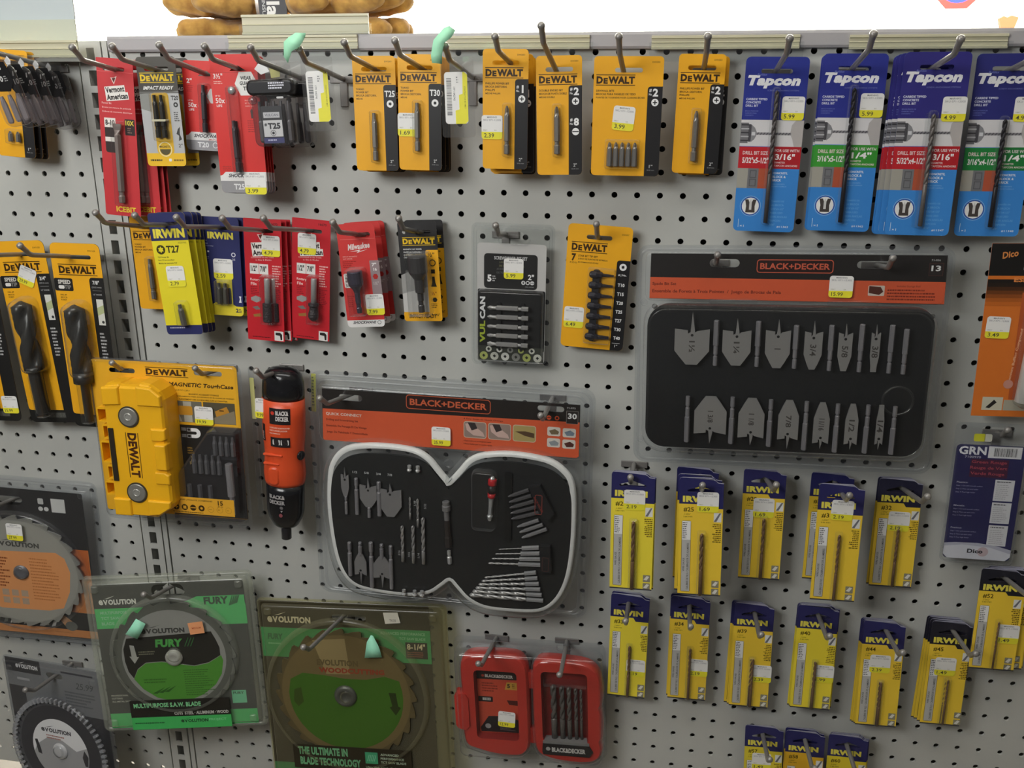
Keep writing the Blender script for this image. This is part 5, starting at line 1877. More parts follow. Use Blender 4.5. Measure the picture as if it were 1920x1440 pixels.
a.vtext('VUL', 13.4, 129, 27, 6.6, 'a8b838', .05, -90, 0)
a.rect(8, 146, 79, 18, '3c3e36')
for i in range(6):
    for j in range(2):
        cu, cv = 15 + 13 * i + (6 if j == 0 else 0), 150 + 8.4 * j
        if cu > 84:
            continue
        c = ('c8c8bc', 'b0b868', '8a8a84', 'dcdcd4')[(i * 3 + j) % 4]
        a.disc(cu, cv, 5 if j else 3.6, c)
        a.poly([(cu - 2, cv - .2), (cu, cv - 2.2), (cu + 2, cv), (cu, cv + 2)], '2a2a26')
a.build('card', t)
for v0, tp in ((98, 'p'), (109, 'p'), (120.5, 'o'), (131.5, 'o'), (142, 'f')):
    mb = MB(w)
    mb.lathe((20.5, v0, 6), (69, v0, 6), [(0, .8 if tp == 'p' else 1.4, tp), (3, 2.4, tp if tp != 'o' else 'o'), (7, 2), (10, 2), (11.5, 3.1, 'h'), (36, 3.1, 'h'), (37, 2), (40, 2), (41, 3.1, 'h'), (48.5, 3.1, 'h')], M('a9a7a5', .3, .8))
    mb.build('driver_bit', t)
mb = MB(w)
mb.box(30, 92, 6, 56, 1, 4, '121212', 2)
mb.box(58, 92, 6, 56, 1, 4, '121212', 2)
mb.build('bit_saddle', t)
mb = MB(w)
HO = slot(44, 14, 36, 10)
mb.prism(rr(0, 0, w, h, 7, 5), -1.6, -.8, CLR, CLR, [HO])
for s_ in (2, 5):
    mb.dome(rr(s_, s_, w - 2 * s_, h - 2 * s_, 6, 5), [(0, -.8), (.4, .8), (1.1, .8), (1.5, -.8)], CLB, cap=False)
mb.dome(rr(8.5, 76, 78, 88, 5, 5), [(0, .2), (.5, 8), (1.6, 11), (3, 12)], CLR)
mb.dome(rr(31, 12.4, 38, 12, 6, 5), [(0, -.8), (.4, 1), (1.2, 1), (1.8, -.8)], CLR, cap=False)
mb.build('clamshell', t)
sticker(t, w, 38.6, 40, '5.99', .6, 0, 23, 24)
# ------------------------------------------------------------------ cordless screwdriver
t = thing('cordless_screwdriver', 'orange and black battery screwdriver hanging nose down on its own hook', 'screwdriver', loc=(-.0640, -.045, -.1850), rot=(0, R(3.2), 0))
OR_, BK_ = M('d9502a', .32), M('1b1b1e', .18)


def rnd(mb, prof, m, n=28, squash=.8):
    vs = []
    for v, ru, in prof:
        for i in range(n):
            a_ = 2 * math.pi * i / n
            vs.append((ru * math.cos(a_) / 1000, ru * squash * math.sin(a_) / 1000, -v / 1000))
    q = len(prof)
    fs = [[k * n + (i + 1) % n, k * n + i, (k + 1) * n + i, (k + 1) * n + (i + 1) % n][::-1] for k in range(q - 1) for i in range(n)]
    fs = [f[::-1] for f in fs]
    fs += [list(range(n)), [(q - 1) * n + i for i in range(n)][::-1]]
    mb.add(vs, fs, m, True)


mb = MB()
rnd(mb, [(0, 9), (1.5, 16), (5, 21), (10, 24), (18, 26), (30, 26.6), (38, 26.6)], BK_)
mb.build('rear_cap', t)
mb = MB()
rnd(mb, [(38, 26.8), (60, 27.2), (86, 27), (100, 25.6), (112, 25), (124, 26), (138, 27), (148, 26), (152, 25)], OR_)
mb.build('grip_body', t)
mb = MB()
rnd(mb, [(152, 24.6), (165, 24.6), (190, 24), (200, 22), (210, 17), (213, 14)], BK_)
mb.build('nose_housing', t)
mb = MB()
rnd(mb, [(213, 5.6), (214, 6.4), (232, 6.4), (233, 5)], M('26262a', .35), squash=1)
mb.build('bit_chuck', t)


def wrap(a, ru, rv, m_out=.35):
    """lay a flat print around the round body"""
    for i, (x, y, z) in enumerate(a.v):
        th = x * 1000 / ru
        k_ = 1 + (-y * 1000 + m_out) / ru
        a.v[i] = (ru * k_ * math.sin(th) / 1000, -rv * k_ * math.cos(th) / 1000, z)


def finegrid(mb, u0, v0, w_, h_, m, n=8):
    for i in range(n):
        mb.face([(u0 + w_ * i / n, v0), (u0 + w_ * (i + 1) / n, v0), (u0 + w_ * (i + 1) / n, v0 + h_), (u0 + w_ * i / n, v0 + h_)], mb.t0, m)


a = Art(0)
finegrid(a, -10, 46, 27, 21, '231e20')
a.t0 = .1
a.disc(-5.5, 52.5, 2.4, 'd04030')
a.text('BLACK&', -1.5, 49, 16, 6, 'dcd8d6', .05)
a.text('DECKER', -1.5, 56.4, 16, 6, 'dcd8d6', .05)
a.lines(['CORDLESS SCREWDRIVER', 'DESTORNILLADOR', 'INALÁMBRICO'], -10, 70.5, 2, 3.6, 'f4c8b8', 26, .01)
a.t0 = 0
finegrid(a, -9, 84, 25, 12.5, '231e20')
a.t0 = .1
a.rect(-6, 87, 9.4, 6.6, 'd8d6d2', .8)
a.rect(4.4, 87, 9.8, 6.6, 'd8d6d2', .8)
a.bars(-4.4, 88, 6, 4.6, '3a3232')
a.line(6, 88, 12, 92.5, 1.6, '3a3232')
a.t0 = 0
finegrid(a, -26, 70, 7, 22, '231e20')
a.t0 = .1
a.fine(-25, 80, 5, 5, 2.2, 'c8a8a0')
wrap(a, 27, 21.6)
a.build('side_label', t)
a = Art(0, .1)
a.text('BLACK&', -15, 163, 22, 5.6, 'a4a0a0', .05)
a.text('DECKER', -15, 170.4, 22, 5.6, 'a4a0a0', .05)
a.disc(2.4, 180, 2.2, '6a6668')
a.poly([(1, 184), (4, 184), (2.5, 186.5)], 'a4a0a0')
a.disc(1.4, 190.6, 2.4, '8a4a50', 2.6)
wrap(a, 24.6, 19.7)
a.build('nose_print', t)
mb = MB()
mb.lathe((24.4, 110, 8), (26.4, 110, 9), [(0, 6), (1.4, 6), (2.2, 4.6)], BK_, n=20, smooth=True)
mb.build('power_button', t)
mb = MB()
for v0, ww in ((107, 26), (119, 22)):
    mb.dome(rr(-20, v0, ww, 3.4, 1.6, 4), [(0, 18.4), (.4, 20.6), (1.2, 21.6)], OR_)
mb.dome(rr(-14, 124, 16, 26, 7, 6), [(0, 19), (1, 21.4), (3, 22.2)], OR_)
mb.build('grip_ridge', t)
sticker(t, 0, -31, 38, '9.99', 14, 0, 17, 26)
mb = MB()
mb.box(27, 12, 6, 50, -24, -23.4, 'c8c85a', .5)
k = Art(0, -23.3)
k.fine(28, 16, 3.6, 10, 4, '6a6a30')
mb.build('rear_hang_tag', t)
k.build('tag_print', t)


# ------------------------------------------------------------------ clear bit case with black lid
def bit_case(P, label, lid_only=False, lean=0):
    w, h = P[:2]
    t = thing('bit_case', label, 'bit case', P)
    LID = M('242427', .25)
    mb = MB(w)
    mb.dome(rr(-1, 0, 52, 15, 6, 5), [(0, -9), (-1, -8), (-1, 6), (0, 8.5), (2, 9.5)], LID)
    mb.build('lid', t)
    mb = MB(w)
    mb.dome(rr(1.4, 14, 47, 56, 7, 5), [(0, -7.6), (0, 5.6), (.8, 7.4), (2.4, 8)], TINT)
    mb.build('clear_body', t)
    for i in range(5):
        mb = MB(w)
        mb.lathe((8.5 + 8.2 * i, 66, 1), (8.5 + 8.2 * i, 18, 1), [(0, 2), (2, 3.4, 'h'), (22, 3.4, 'h'), (24, 2.4), (34, 2.2), (44, 1.6, 't')], M('6e6c6c', .35, .75))
        mb.build('driver_bit', t)
    return t, w


t, w = bit_case((50, 72, -0.0432, -0.062, 0.1492, 0, -2, 3), 'clear bit case with a black lid and a T25 label')
a = Art(w, 8.3)
a.prism(rr(12, 27, 24, 40, 2), 7.9, 8.3, '28282c')
a.rect(14.4, 33.5, 18.5, 6, 'b8b8bc')
a.text('VULCAN', 16, 35, 15.4, 3, '6a6a74', .02)
a.rect(13.4, 42, 21.6, 17.6, 'c4c4c6')
a.text('#', 14.6, 45, 3, 3.4, '2a2a30', .04)
a.text('T25', 18.4, 44.8, 14.4, 6.6, '2a2a30', .05)
a.ring(24, 55.6, 3.2, 2.7, '2a2a30')
a.disc(24, 55.6, 1.5, '2a2a30')
a.rect(12.6, 60.6, 23, 5.8, '3a3c6a')
a.fine(17, 62.4, 14, 1, 3, 'b4b4d0')
a.build('size_label', t)
a = Art(w, 9.6)
a.fine(24, 2.4, 22, 3, 2.6, 'd8d8e4', .6)
a.rect(32, 17.4, 8, 2, 'c8c8c8', 1)
a.build('lid_print', t)
mb = MB(w)
mb.lathe((4, 20.6, 6), (4, 20.6, 10), [(0, 4.6), (3, 4.6), (4, 3.6)], TINT, smooth=True)
mb.build('round_catch', t)
mb = MB(w)
mb.prism([(2, 0), (14, -24), (24, -27), (46, -25), (49, 0), (48, 4), (4, 4)], -.4, 0, BAG, BAG, [slot(33, -17, 18, 6)])
mb.prism([(7, -12), (16, -22), (24, -9), (14, -6)], .4, .6, M('e8e8e8', .3))
mb.prism([(24, -13), (36, -14), (35, -3), (25, -2)], .2, .4, 'a8a460')
mb.build('hang_bag', t)
t2, _ = bit_case((50, 72, -0.0352, -0.036, 0.1462, 0, -3, 2), 'second clear bit case half hidden behind the T25 case')
mb = MB(50)
mb.prism([(2, 0), (14, -22), (46, -22), (49, 0)], -.4, 0, BAG)
mb.build('hang_bag', t2)

# four lidded cases hanging edge-on at the far left
for i, (x, y, z, ry, lb) in enumerate(((-.324, -.132, .168, -13, 'nearest of the leaning clear cases at the far left, mostly outside the photo'),
                                       (-.326, -.104, .166, -13, 'second nearest of the leaning clear cases at the far left'),
                                       (-.331, -.075, .1645, -13, 'middle one of the leaning clear cases at the far left'),
                                       (-.334, -.046, .163, -12, 'fourth of the leaning clear cases at the far left, left of the grey upright'),
                                       (-.336, -.021, .1605, -9, 'rearmost of the leaning clear cases at the far left, against the panel'))):
    t = thing('bit_case', lb, 'bit case', loc=(x, y, z), rot=(0, R(ry), R(38)))
    mb = MB(0)
    LID = M('1f1f21', .25)
    mb.prism([(-9, 5), (-2, 0), (8, 2), (10, 22), (4, 32), (-6, 30), (-10, 20)], -11, 9, LID)
    mb.build('lid', t, bevel=.0015)
    a = Art(0, 9.2)
    a.text('1"', -3, 7, 6, 5, 'd4d4d4', .03, .2)
    a.text('10', -4, 15, 5, 6, 'd4d4d4', .03)
    a.fine(2, 15.6, 4, 3, 2.2, '9a9a9a')
    a.build('lid_print', t)
    mb = MB(0)
    mb.dome(rr(-13, 4, 29, 64, 9, 5), [(0, -12), (0, 4), (1, 6.6), (3, 7.6)], TINT)
    mb.build('clear_body', t)
    for j in range(3):
        mb = MB(0)
        mb.lathe((-7 + 8 * j, 64, -3), (-7 + 8 * j, 34, -3), [(0, 2), (2, 3.2, 'h'), (20, 3.2, 'h'), (29, 1.8)], M('b4adad', .35, .4))
        mb.build('driver_bit', t)
    mb = MB(0)
    mb.prism([(-8, 4), (-6, -8), (0, -12), (12, -7), (14, 4)], -1, -.6, BAG)
    mb.prism([(-4, 2), (-5, -5), (-1, -9), (1, -4), (-1, 2)], 0, .3, M('f0f0f0', .2))
    mb.build('hang_film', t)

# ------------------------------------------------------------------ bar-code tags and green tape on the bare hooks


def code_tag(P, label, su):
    w, h = P[:2]
    t = thing('hang_tag', label, 'price tag', P)
    mb = MB(w)
    mb.prism(rr(0, 0, w, h, 3), -.6, -.2, BAG)
    mb.prism(rr(w * .35, h - 30, w * .3, 30, 1), -.2, 0, BAG)
    mb.build('clear_sleeve', t)
    a = Art(w, .3)
    sw, sh, v0 = 25, 53, 15
    a.prism(rr(su, v0, sw, sh, 3.4), -.1, .3, WHT)
    a.poly([(su + sw - 5, v0 + .1), (su + sw - 3.4, v0 + .1), (su + sw, v0 + 3), (su + sw, v0 + sh - 3), (su + sw - 3, v0 + sh), (su + sw * .45, v0 + sh), (su + sw * .45, v0 + sh * .74),
            (su + sw * .62, v0 + sh * .72), (su + sw * .62, v0 + sh * .44), (su + sw - 5.5, v0 + sh * .42)], 'ece53c')
    a.bars(su + 2.2, v0 + 6.4, 5.4, 38, '3c3c40', True)
    a.vtext('1771 042745', su + 10.4, v0 + 22, 34, 2, '55555c', .01, 90)
    a.vtext('CONTRACTOR BIT MKT', su + sw - 3, v0 + 26, 44, 1.5, '8a8a30', .01, 90)
    a.fine(su + 13, v0 + 5, 3, 3, 2.4, '8a8a8e')
    a.build('barcode_sticker', t)
    return t


code_tag((36, 78, 0.0085, -0.061, 0.1735, 0, -1.6, 0), 'white and yellow bar-code tag in a clear sleeve right of the T25 bit case', 5)
code_tag((36, 82, 0.1640, -0.061, 0.1722, 0, -1.2, 0), 'white and yellow bar-code tag in a clear sleeve right of the T30 card', 4)


def tape(pts, label, loc, col='8fe0b0', rot=(0, 0, 0), thick=.35):
    """a folded strip of tape; pts rows of (left, right) points in mm as (u, v, t)"""
    t = MB(0)
    n = len(pts)
    vs = []
    for row in pts:
        for u, v, d in row:
            vs.append(t.K(u, v, d))
    m = len(pts[0])
    fs = [[i * m + j, i * m + j + 1, (i + 1) * m + j + 1, (i + 1) * m + j] for i in range(n - 1) for j in range(m - 1)]
    t.add(vs, fs, M(col, .6), True)
    o = t.build('green_tape')
    o.location = loc
    o.rotation_euler = rot
    s_ = o.modifiers.new('thickness', 'SOLIDIFY')
    s_.thickness = thick / 1000
    s_.offset = 0
    return tag(o, label, 'tape')


tape([[(-16, 6, 1), (-12, 12, 1)], [(-14, -8, 3), (-6, 1, 4)], [(-8.6, -12, 4), (2.8, -3, 5)], [(0, -16.5, 5), (6.7, -8, 5)], [(9.6, -16, 3), (9, -13, 3)]],
     'mint green tape folded over the hook tip beside the clear T25 bit case', (.0175, -.129, .1775), 'b4f8d0')
tape([[(-13, 14, 1), (-3, 15, 1)], [(-13.8, 7, 2), (-2.5, 6, 2)], [(-10.3, -7, 4), (.4, -4, 5)], [(.4, -18, 5), (7.9, -9.5, 5)], [(5.6, -20, 3), (11.8, -15.7, 3)]],
     'mint green tape wrapped around the hook tip between the T30 and #1 cards', (.1686, -.129, .179), 'b4f8d0')


# ------------------------------------------------------------------ large yellow drill cards at the left
def big_bit(P, label, size, reduced, st=None):
    w, h = P[:2]
    t = thing('large_drill_card', label, 'drill bit pack', P)
    a = Art(w)
    a.prism(rr(0, 0, w, h, 7), -.6, 0, '1f1f1d', '141414', [slot(36, 17, 36, 5)])
    a.poly(rr(0, 0, w, h - 17, [7, 7, 0, 4], 3), DWY, [slot(36, 17, 36, 5)])
    a.poly(rr(0, h - 17, w, 17, [0, 0, 7, 7], 3), '1f1f1d')
    a.poly(rr(w - 19, 42, 19, h - 42, [4, 0, 7, 0], 3), '201f1e')
    a.dewalt(8, 26, 52, 14, '3a2408')
    a.text('DW1628', w - 16, 8, 10, 2, '6b4a10', .01)
    a.rect(0, 44, 25, 16, '201f1e', 2)
    a.text('SPEED', 5, 46, 17, 5.4, 'd8d4cc', .04)
    a.text('TIP', 13, 52.6, 9, 5, '8a8884', .03)
    a.rect(5, 53, 8, 4.4, 'e4e2de', 1.6)
    a.lines(['DRILL BIT', 'BROCA', 'FORET'], 6, 64, 2, 3.2, '6b4a10', 9, .02)
    a.text(size, w - 15, 45.6, 9, 5, 'e0e0e0', .03)
    a.text('(22.2 mm)', w - 16.6, 53, 13, 2.4, 'b0b0b0', .01)
    a.rect(w - 16, 58, 12, .5, '8a8a8a')
    a.text('1/2" SHANK', w - 16, 62, 12, 2.2, 'b0b0b0', .01)
    a.rect(w - 13, 69, 9, 33, 'dcdcd4')
    a.poly([(w - 13, 80), (w - 4, 76), (w - 4, 86), (w - 13, 90)], 'b8c090')
    a.disc(w - 7, 98, 1.8, '333333')
    a.fine(w - 14, 112, 9, 9, 4.4, 'b8b8b8')
    a.rect(w * .38, h - 14, 26, 8, '3c3c38')
    a.bars(w * .38 + 1, h - 13, 24, 6, '6e6e68')
    a.build('card', t)
    BM = M('3d3c3a', .3, .55)
    mb = MB(w)
    r = 12.5
    L = 90
    A, B = (31, 74, 13.2), (31, 164, 13.2)
    mb.twist(A, B, r, 62, BM, 5)
    mb.build('fluted_head', t)
    mb = MB(w)
    if reduced:
        mb.lathe((31, 160, 13.2), (31, 226, 13.2), [(0, r * .7), (0, r), (14, r), (15, 9), (16, 5.2), (66, 5.2), (67, 4)], BM, n=20, smooth=True)
    else:
        mb.lathe((31, 160, 13.2), (31, 226, 13.2), [(0, r * .7), (0, r - 1.5), (6, r - 2), (8, 8.6), (62, 8.6), (63, 7.4)], BM, n=20, smooth=True)
    mb.build('shank', t)
    mb = MB(w)
    mb.dome(rr(15.5, 70, 31, 100, 12, 6), [(0, .2), (.8, 12), (3, 23), (8, 27)], CLR)
    mb.dome(rr(22, 168, 18, 62, 5, 5), [(0, .2), (.6, 10), (2, 20), (4, 23)], CLR)
    mb.build('blister', t)
    if st:
        sticker(t, w, *st)
    return t


big_bit((70.0, 240.9, -0.4098, -0.0302, -0.0417, 0.1, -3.07, 0.01), 'long yellow drill card marked 3/4 with a tilted torn price sticker', '3/4"', False, (27, 33, '29.99', 1, 25, 23, 24))
big_bit((66.8, 239.3, -0.3225, -0.045, -0.0399, -0.01, 0.31, -0.0), 'long yellow drill card marked 7/8 beside the slotted upright', '7/8"', True)
big_bit((68, 240, -0.4792, -0.0403, -0.041, 0.15, -1.65, 0.05), 'long yellow drill card cut by the left photo edge, sticker near its foot', '1/2"', False, (44, 205, '15.99', 1, 0, 23, 24))


# ------------------------------------------------------------------ circular saw blade packs
def blade(mb, cu, cv, r, n, t0, t1, m, hub=8, gul=.07):
    pts = []
    for i in range(n):
        a0 = 360 * i / n
        for da, k_ in ((0, 1.0), (.12, .995), (.2, 1 - gul), (.42, 1 - gul * .8), (.6, .965)):
            a_ = R(a0 + da * 360 / n)
            pts.append((cu + r * k_ * math.cos(a_), cv + r * k_ * math.sin(a_)))
    mb.prism(pts, t0, t1, m, m, [circ(cu, cv, hub, n=24)])


def evo(a, u, v, w_, h_, c, tm=True):
    """swooshed maker's word"""
    a.text('e', u, v + h_ * .12, w_ * .115, h_ * .88, c, .035)
    a.text('V', u + w_ * .12, v + h_ * .12, w_ * .125, h_ * .88, c, .05)
    a.text('OLUTION', u + w_ * .255, v + h_ * .08, w_ * .735, h_ * .92, c, .05)
    a.poly([(u + w_ * .16, v), (u + w_ * .45, v - h_ * .55), (u + w_ * .28, v - h_ * .1)], c)


def shell(t, w, h, m, cu, cv, cr, depth, r=8, border=8, holes=()):
    mb = MB(w)
    mb.prism(rr(0, 0, w, h, r, 6), -2.4, -1.6, m, m, holes)
    mb.dome(rr(1.5, 1.5, w - 3, h - 3, r, 6), [(0, -1.6), (1.2, 1.2), (3, 1.2), (5, -1)], m, cap=False)
    mb.dome(rr(border, border, w - 2 * border, h - 2 * border, r * .7, 6), [(0, -1.6), (1, 3), (3, 4.6), (5, 5)], m, cap=True, holes=holes)
    mb.dome(circ(cu, cv, cr, n=64), [(0, 5), (1.2, depth * .8), (3, depth), (7, depth)], m, cap=False)
    mb.dome(circ(cu, cv, 10, n=24), [(0, 5), (1, depth), (3, depth)], m, cap=False)
    for x, y in ((18, 17), (w - 18, 17), (18, h - 17), (w - 18, h - 17)):
        mb.dome(rr(x - 5.5, y - 5.5, 11, 11, 4, 5), [(0, 5), (.8, 7.4), (2, 7.8)], m)
    return mb.build('clamshell', t)


G1, DK = '4cc268', '30302a'
P = (230, 235, -0.2507, -0.0518, -0.4815, -4.48, -2.2, 10.29)
w, h = P[:2]
t = thing('saw_blade_pack', 'green and black saw blade pack in cloudy clear plastic, orange sticker on the blade', 'saw blade pack', P)
a = Art(w)
a.prism(rr(11.5, 13.5, 205, 217, 3), -.6, 0, DK, '1a1a18', [wing(116, 24, 42, 17)])
a.rect(12, 48, 205, 29.6, G1)
a.poly([(120, 48.2), (152, 35), (216.2, 35), (216.2, 76.6), (12, 77.6), (12, 48.2)], G1)
evo(a, 19, 34, 51, 8.6, 'e8e8e0')
a.lines(['MULTIPURPOSE', 'TCT SAW', 'BLADE'], 19, 52, 4.4, 8, '8fd0a0', 36, .03)
a.text('FURY', 161, 36.5, 33, 11, '1f3a24', .05)
for i in range(4):
    a.poly([(194 + 3 * i, 50 - i), (200 + 2.6 * i, 35), (201 + 3 * i, 36), (197 + 3 * i, 50 - i)], '2c6a3a')
a.lines(['PROFESSIONAL', 'CUTTING', 'ALL-METAL SAW'], 17, 178, 2.6, 4.6, 'b0b0a4', 26, .02)
a.rect(12, 207, 205, 22.6, G1)
a.rect(184, 178, 20, 19.6, '6fcf9c')
a.text('FURY', 186, 180, 15, 4, '2c5a40', .04)
a.build('printed_card', t)
cu, cv, r = 113.6, 121, 85
mb = MB(w)
blade(mb, cu, cv, r, 20, 5, 6.6, M('62645c', .4, .3), 8)
b_ = mb.build('saw_blade', t)
k = Art(w, 7.5)
k.prism([(44, 184), (182, 184), (182, 229), (44, 229)], 7.0, 7.5, '26241f')
k.text('MULTIPURPOSE S.A.W. BLADE', 49, 188.5, 93, 7, '7fc98f', .04)
k.text('CUTS  STEEL · ALUMINUM · WOOD', 104, 203, 75, 5, 'c4c4bc', .04)
k.rect(44, 210, 138, 18.8, '46b45e')
k.fine(48, 218, 46, 1, 3.4, '2c6a3a', .6)
evo(k, 112, 214.6, 38, 5.4, '24402a')
k.text('PROJECT', 151, 215, 24, 4.4, '86d098', .02)
k.build('paper_insert', t)
k = Art(w, 6.6)
k.poly(circ(cu, cv, 71, n=60), '898a84', [circ(cu, cv, 8, n=24)])
top = [(cu + 71 * math.cos(R(x)) * .95, cv + 71 * math.sin(R(x)) * .95) for x in range(-150, -195, -6)][::-1]
# dark band with curved lower edge, printed on the blade
k.poly([(52, 90), (168, 84), (173, 96), (177, 108), (177, 120), (160, 130), (140, 134), (118, 130), (113, 128), (96, 126), (74, 127), (62, 136), (55, 150), (49, 140), (46, 124), (46, 106)], '2b2a25', [circ(cu, cv, 9, n=24)])
k.poly([(55, 151), (62, 137), (74, 128), (96, 127), (113, 130), (140, 135), (160, 131), (178, 120), (180, 128), (176, 148), (166, 164), (148, 178), (130, 186), (106, 187), (84, 181), (66, 167)], '4e8a34', [circ(cu, cv, 9, n=24)])
evo(k, 73, 76, 60, 8, '3e3e3a')
k.text('FURY', 90, 93, 38, 12, '4e9a4c', .06, .1)
for i in range(3):
    k.line(130 + 4 * i, 105, 136 + 4 * i, 92, 1.2, '3a6a3c')
k.poly([(55, 100), (61, 101), (63, 118), (66, 118), (59, 128), (53, 117), (56, 117)], '9a9b93')
k.fine(66, 110, 34, 2, 3.4, '70705c')
k.fine(124, 140, 40, 12, 3.4, '3a6826', .4)
k.fine(68, 152, 34, 2, 4, '3a6826')
for i in range(3):
    k.poly([(78 + 8 * i, 174 - i), (96 + 8 * i, 165 - i), (84 + 8 * i, 175 - i)], '2f5a24')
k.build('blade_print', b_)
mb = MB(w)
mb.lathe((cu, cv, 6), (cu, cv, 12), [(0, 12), (2, 12), (4, 10), (5, 6), (4.4, 5)], M('a0a098', .4), n=24, smooth=True)
mb.build('hub_button', t)
shell(t, w, h, CLG, cu + 1, cv - 5, 88, 12, holes=[slot(116, 22, 44, 18)])
a = Art(w, 12.4)
a.prism([(140, 68), (160, 66), (161.5, 83), (142, 85)], 12, 12.4, 'e8a070')
a.text('MEDIUM', 145, 74, 12, 2.6, 'c05830', .01, 0, -3)
a.build('orange_sticker', t)
tape([[(55, 80, 13), (70, 88, 13)], [(63, 70, 13.4), (77, 78, 13.4)], [(72, 58, 13), (84, 66, 13)]], 'mint green tape on the green and black saw blade pack', (0, 0, 0), 'a0e8c8')
tp = COL.objects[-1]
tp_m = bpy.data.objects[t.name]
bpy.context.view_layer.update()
for v_ in tp.data.vertices:
    v_.co.x -= w / 2000
tp.matrix_world = t.matrix_world.copy()

P = (265, 300, -0.0041, -0.026, -0.5138, -4.0, -2.6, 1.37)
w, h = P[:2]
t = thing('saw_blade_pack', 'yellowed saw blade pack marked 8-1/4 with a dark green blade label', 'saw blade pack', P)
a = Art(w)
a.prism(rr(3, 3, 238, 290, 3), -.6, 0, '342e1c', '201c12', [slot(130, 24, 48, 8)])
a.rect(3, 43, 238, 44, '3f9a5c')
a.poly([(86, 43.2), (120, 39), (241, 39), (241, 88), (3, 86), (3, 43.2)], '3f9a5c')
evo(a, 14, 25, 62, 10.5, 'd8d0b8')
a.text('FURY', 12, 52, 22, 9, '2c6a46', .05, .1)
a.fine(12, 66, 24, 1, 4, '7fc095')
a.text('ADVANCED PERFORMANCE', 172, 42.5, 62, 4.4, '86c09a', .03)
a.text('TCT SAW BLADE', 198, 50, 36, 4, '86c09a', .03)
a.rect(206, 57, 30, 24, '2a241a')
a.text('8-1/4"', 208, 59, 25, 9, 'd8ceb0', .03)
a.fine(208, 71, 25, 3, 3, '8a5040')
a.rect(3, 252, 238, 30, '3f8a54')
a.build('printed_card', t)
cu, cv, r = 119, 138, 100
mb = MB(w)
blade(mb, cu, cv, r, 24, 5, 6.8, M('5e5336', .45, .3), 9)
b_ = mb.build('saw_blade', t)
k = Art(w, 7.6)
k.prism([(36, 217), (206, 217), (206, 254), (36, 254)], 7.1, 7.6, '2e281a')
k.text('THE ULTIMATE IN', 43, 220, 72, 12.5, '6aa878', .05)
k.text('BLADE TECHNOLOGY', 45, 236, 88, 12.5, '6aa878', .05)
k.rect(140, 223, 18, 18, '3f9a6c')
for i in range(5):
    k.line(143 + 2.4 * i, 237, 146 + 2.4 * i, 227, .8, '8fcaa8')
k.lines(['ADVANCED', 'PERFORMANCE', 'TCT SAW BLADE'], 162, 224, 3.6, 6, 'a8b8a0', 36, .02)
k.text('Ultra High Grade Carbide', 140, 245, 50, 3.6, 'a8b8a0', .02)
k.build('paper_insert', t)
k = Art(w, 6.8)
k.poly(circ(cu, cv, 91, n=60), '6a5c3a', [circ(cu, cv, 9, n=24)])
k.poly([(78, 56), (124, 52), (128, 105), (94, 106)], '8a7a52')
disc_ = [(42, 116), (60, 106), (90, 108), (120, 112), (150, 112), (176, 106), (196, 112)] + [(cu + 81 * math.cos(R(x)), cv + 82 * math.sin(R(x))) for x in range(-8, 190, 9)]
k.poly(disc_, '3f6420', [circ(cu, cv, 9, n=24)])
k.text('EVOLUTION', 82, 84, 58, 9, '5c4f30', .04)
k.text('WOODCUTTING', 84, 96, 92, 8, '8a3c26', .05)
k.poly([(180, 130), (190, 130), (192, 150), (196, 152), (188, 164), (180, 152), (184, 150)], '2c3818')
k.poly([(46, 132), (56, 128), (58, 150), (50, 158), (44, 150)], '3a4c1c')
k.build('blade_print', b_)
mb = MB(w)
mb.lathe((cu, cv, 5), (cu, cv, 14), [(0, 16), (3, 16), (5, 14), (7, 10), (4, 8)], M('55564e', .35, .5), n=28, smooth=True)
mb.build('hub_cup', t)
shell(t, w, h, CLY, cu + 2, cv, 116, 11, 8, 7, holes=[slot(130, 25, 50, 10)])
a = Art(w, 6)
a.prism([(180, 12), (200, 11), (203, 26), (182, 28)], 5.4, 6, 'd8d4c4')
a.text('TK35', 188, 21, 9, 3.4, '8a8478', .01)
a.build('white_sticker', t)
tape([[(152, 76, 12), (176, 74, 12)], [(155, 62, 13), (174, 62, 12.6)], [(157, 52, 12.6), (172, 56, 12.4)], [(163, 42, 12), (166, 43, 12)]], 'mint green tape on the yellowed saw blade pack', (0, 0, 0), 'a0e8c8')
tp = COL.objects[-1]
bpy.context.view_layer.update()
for v_ in tp.data.vertices:
    v_.co.x -= w / 2000
tp.matrix_world = t.matrix_world.copy()

P = (235, 265, -0.4734, -0.0346, -0.3639, 2.29, 3.25, 5.32)
w, h = P[:2]
t = thing('saw_blade_pack', 'orange and black saw blade pack with pictured lumber at its foot, left edge', 'saw blade pack', P)
a = Art(w)
a.prism(rr(14, 18, 200, 235, 3), -.6, 0, '262626', None, [slot(111, 35, 34, 9)])
a.rect(14, 106, 200, 104, 'd9884a')
a.poly([(178, 106), (213.5, 106), (213.5, 150), (196, 160)], 'cf6a2a')
a.rect(14, 210, 200, 30, '30302c')
a.rect(14, 240, 200, 12.6, 'd58c50')
for i, (x, c, ww) in enumerate(((60, '8a8c80', 8), (74, '6c6e66', 6), (84, 'dad6cc', 8), (95, 'a8a496', 6), (104, 'e8e6e0', 5), (116, '6a6a64', 8), (128, 'dedad2', 14), (146, 'c8c4bc', 6))):
    a.poly([(x + 10, 212), (x + 10 + ww * .6, 212), (x + ww, 236), (x, 238)], c)
a.poly([(152, 214), (162, 212), (178, 226), (182, 238), (168, 236)], 'c89468')
a.disc(176, 234, 9, '6e7068', 8)
a.rect(168.6, 29, 19.6, 21, 'd8d8d4')
a.rect(150, 30, 8, 9, 'c8c8c4', 1.5)
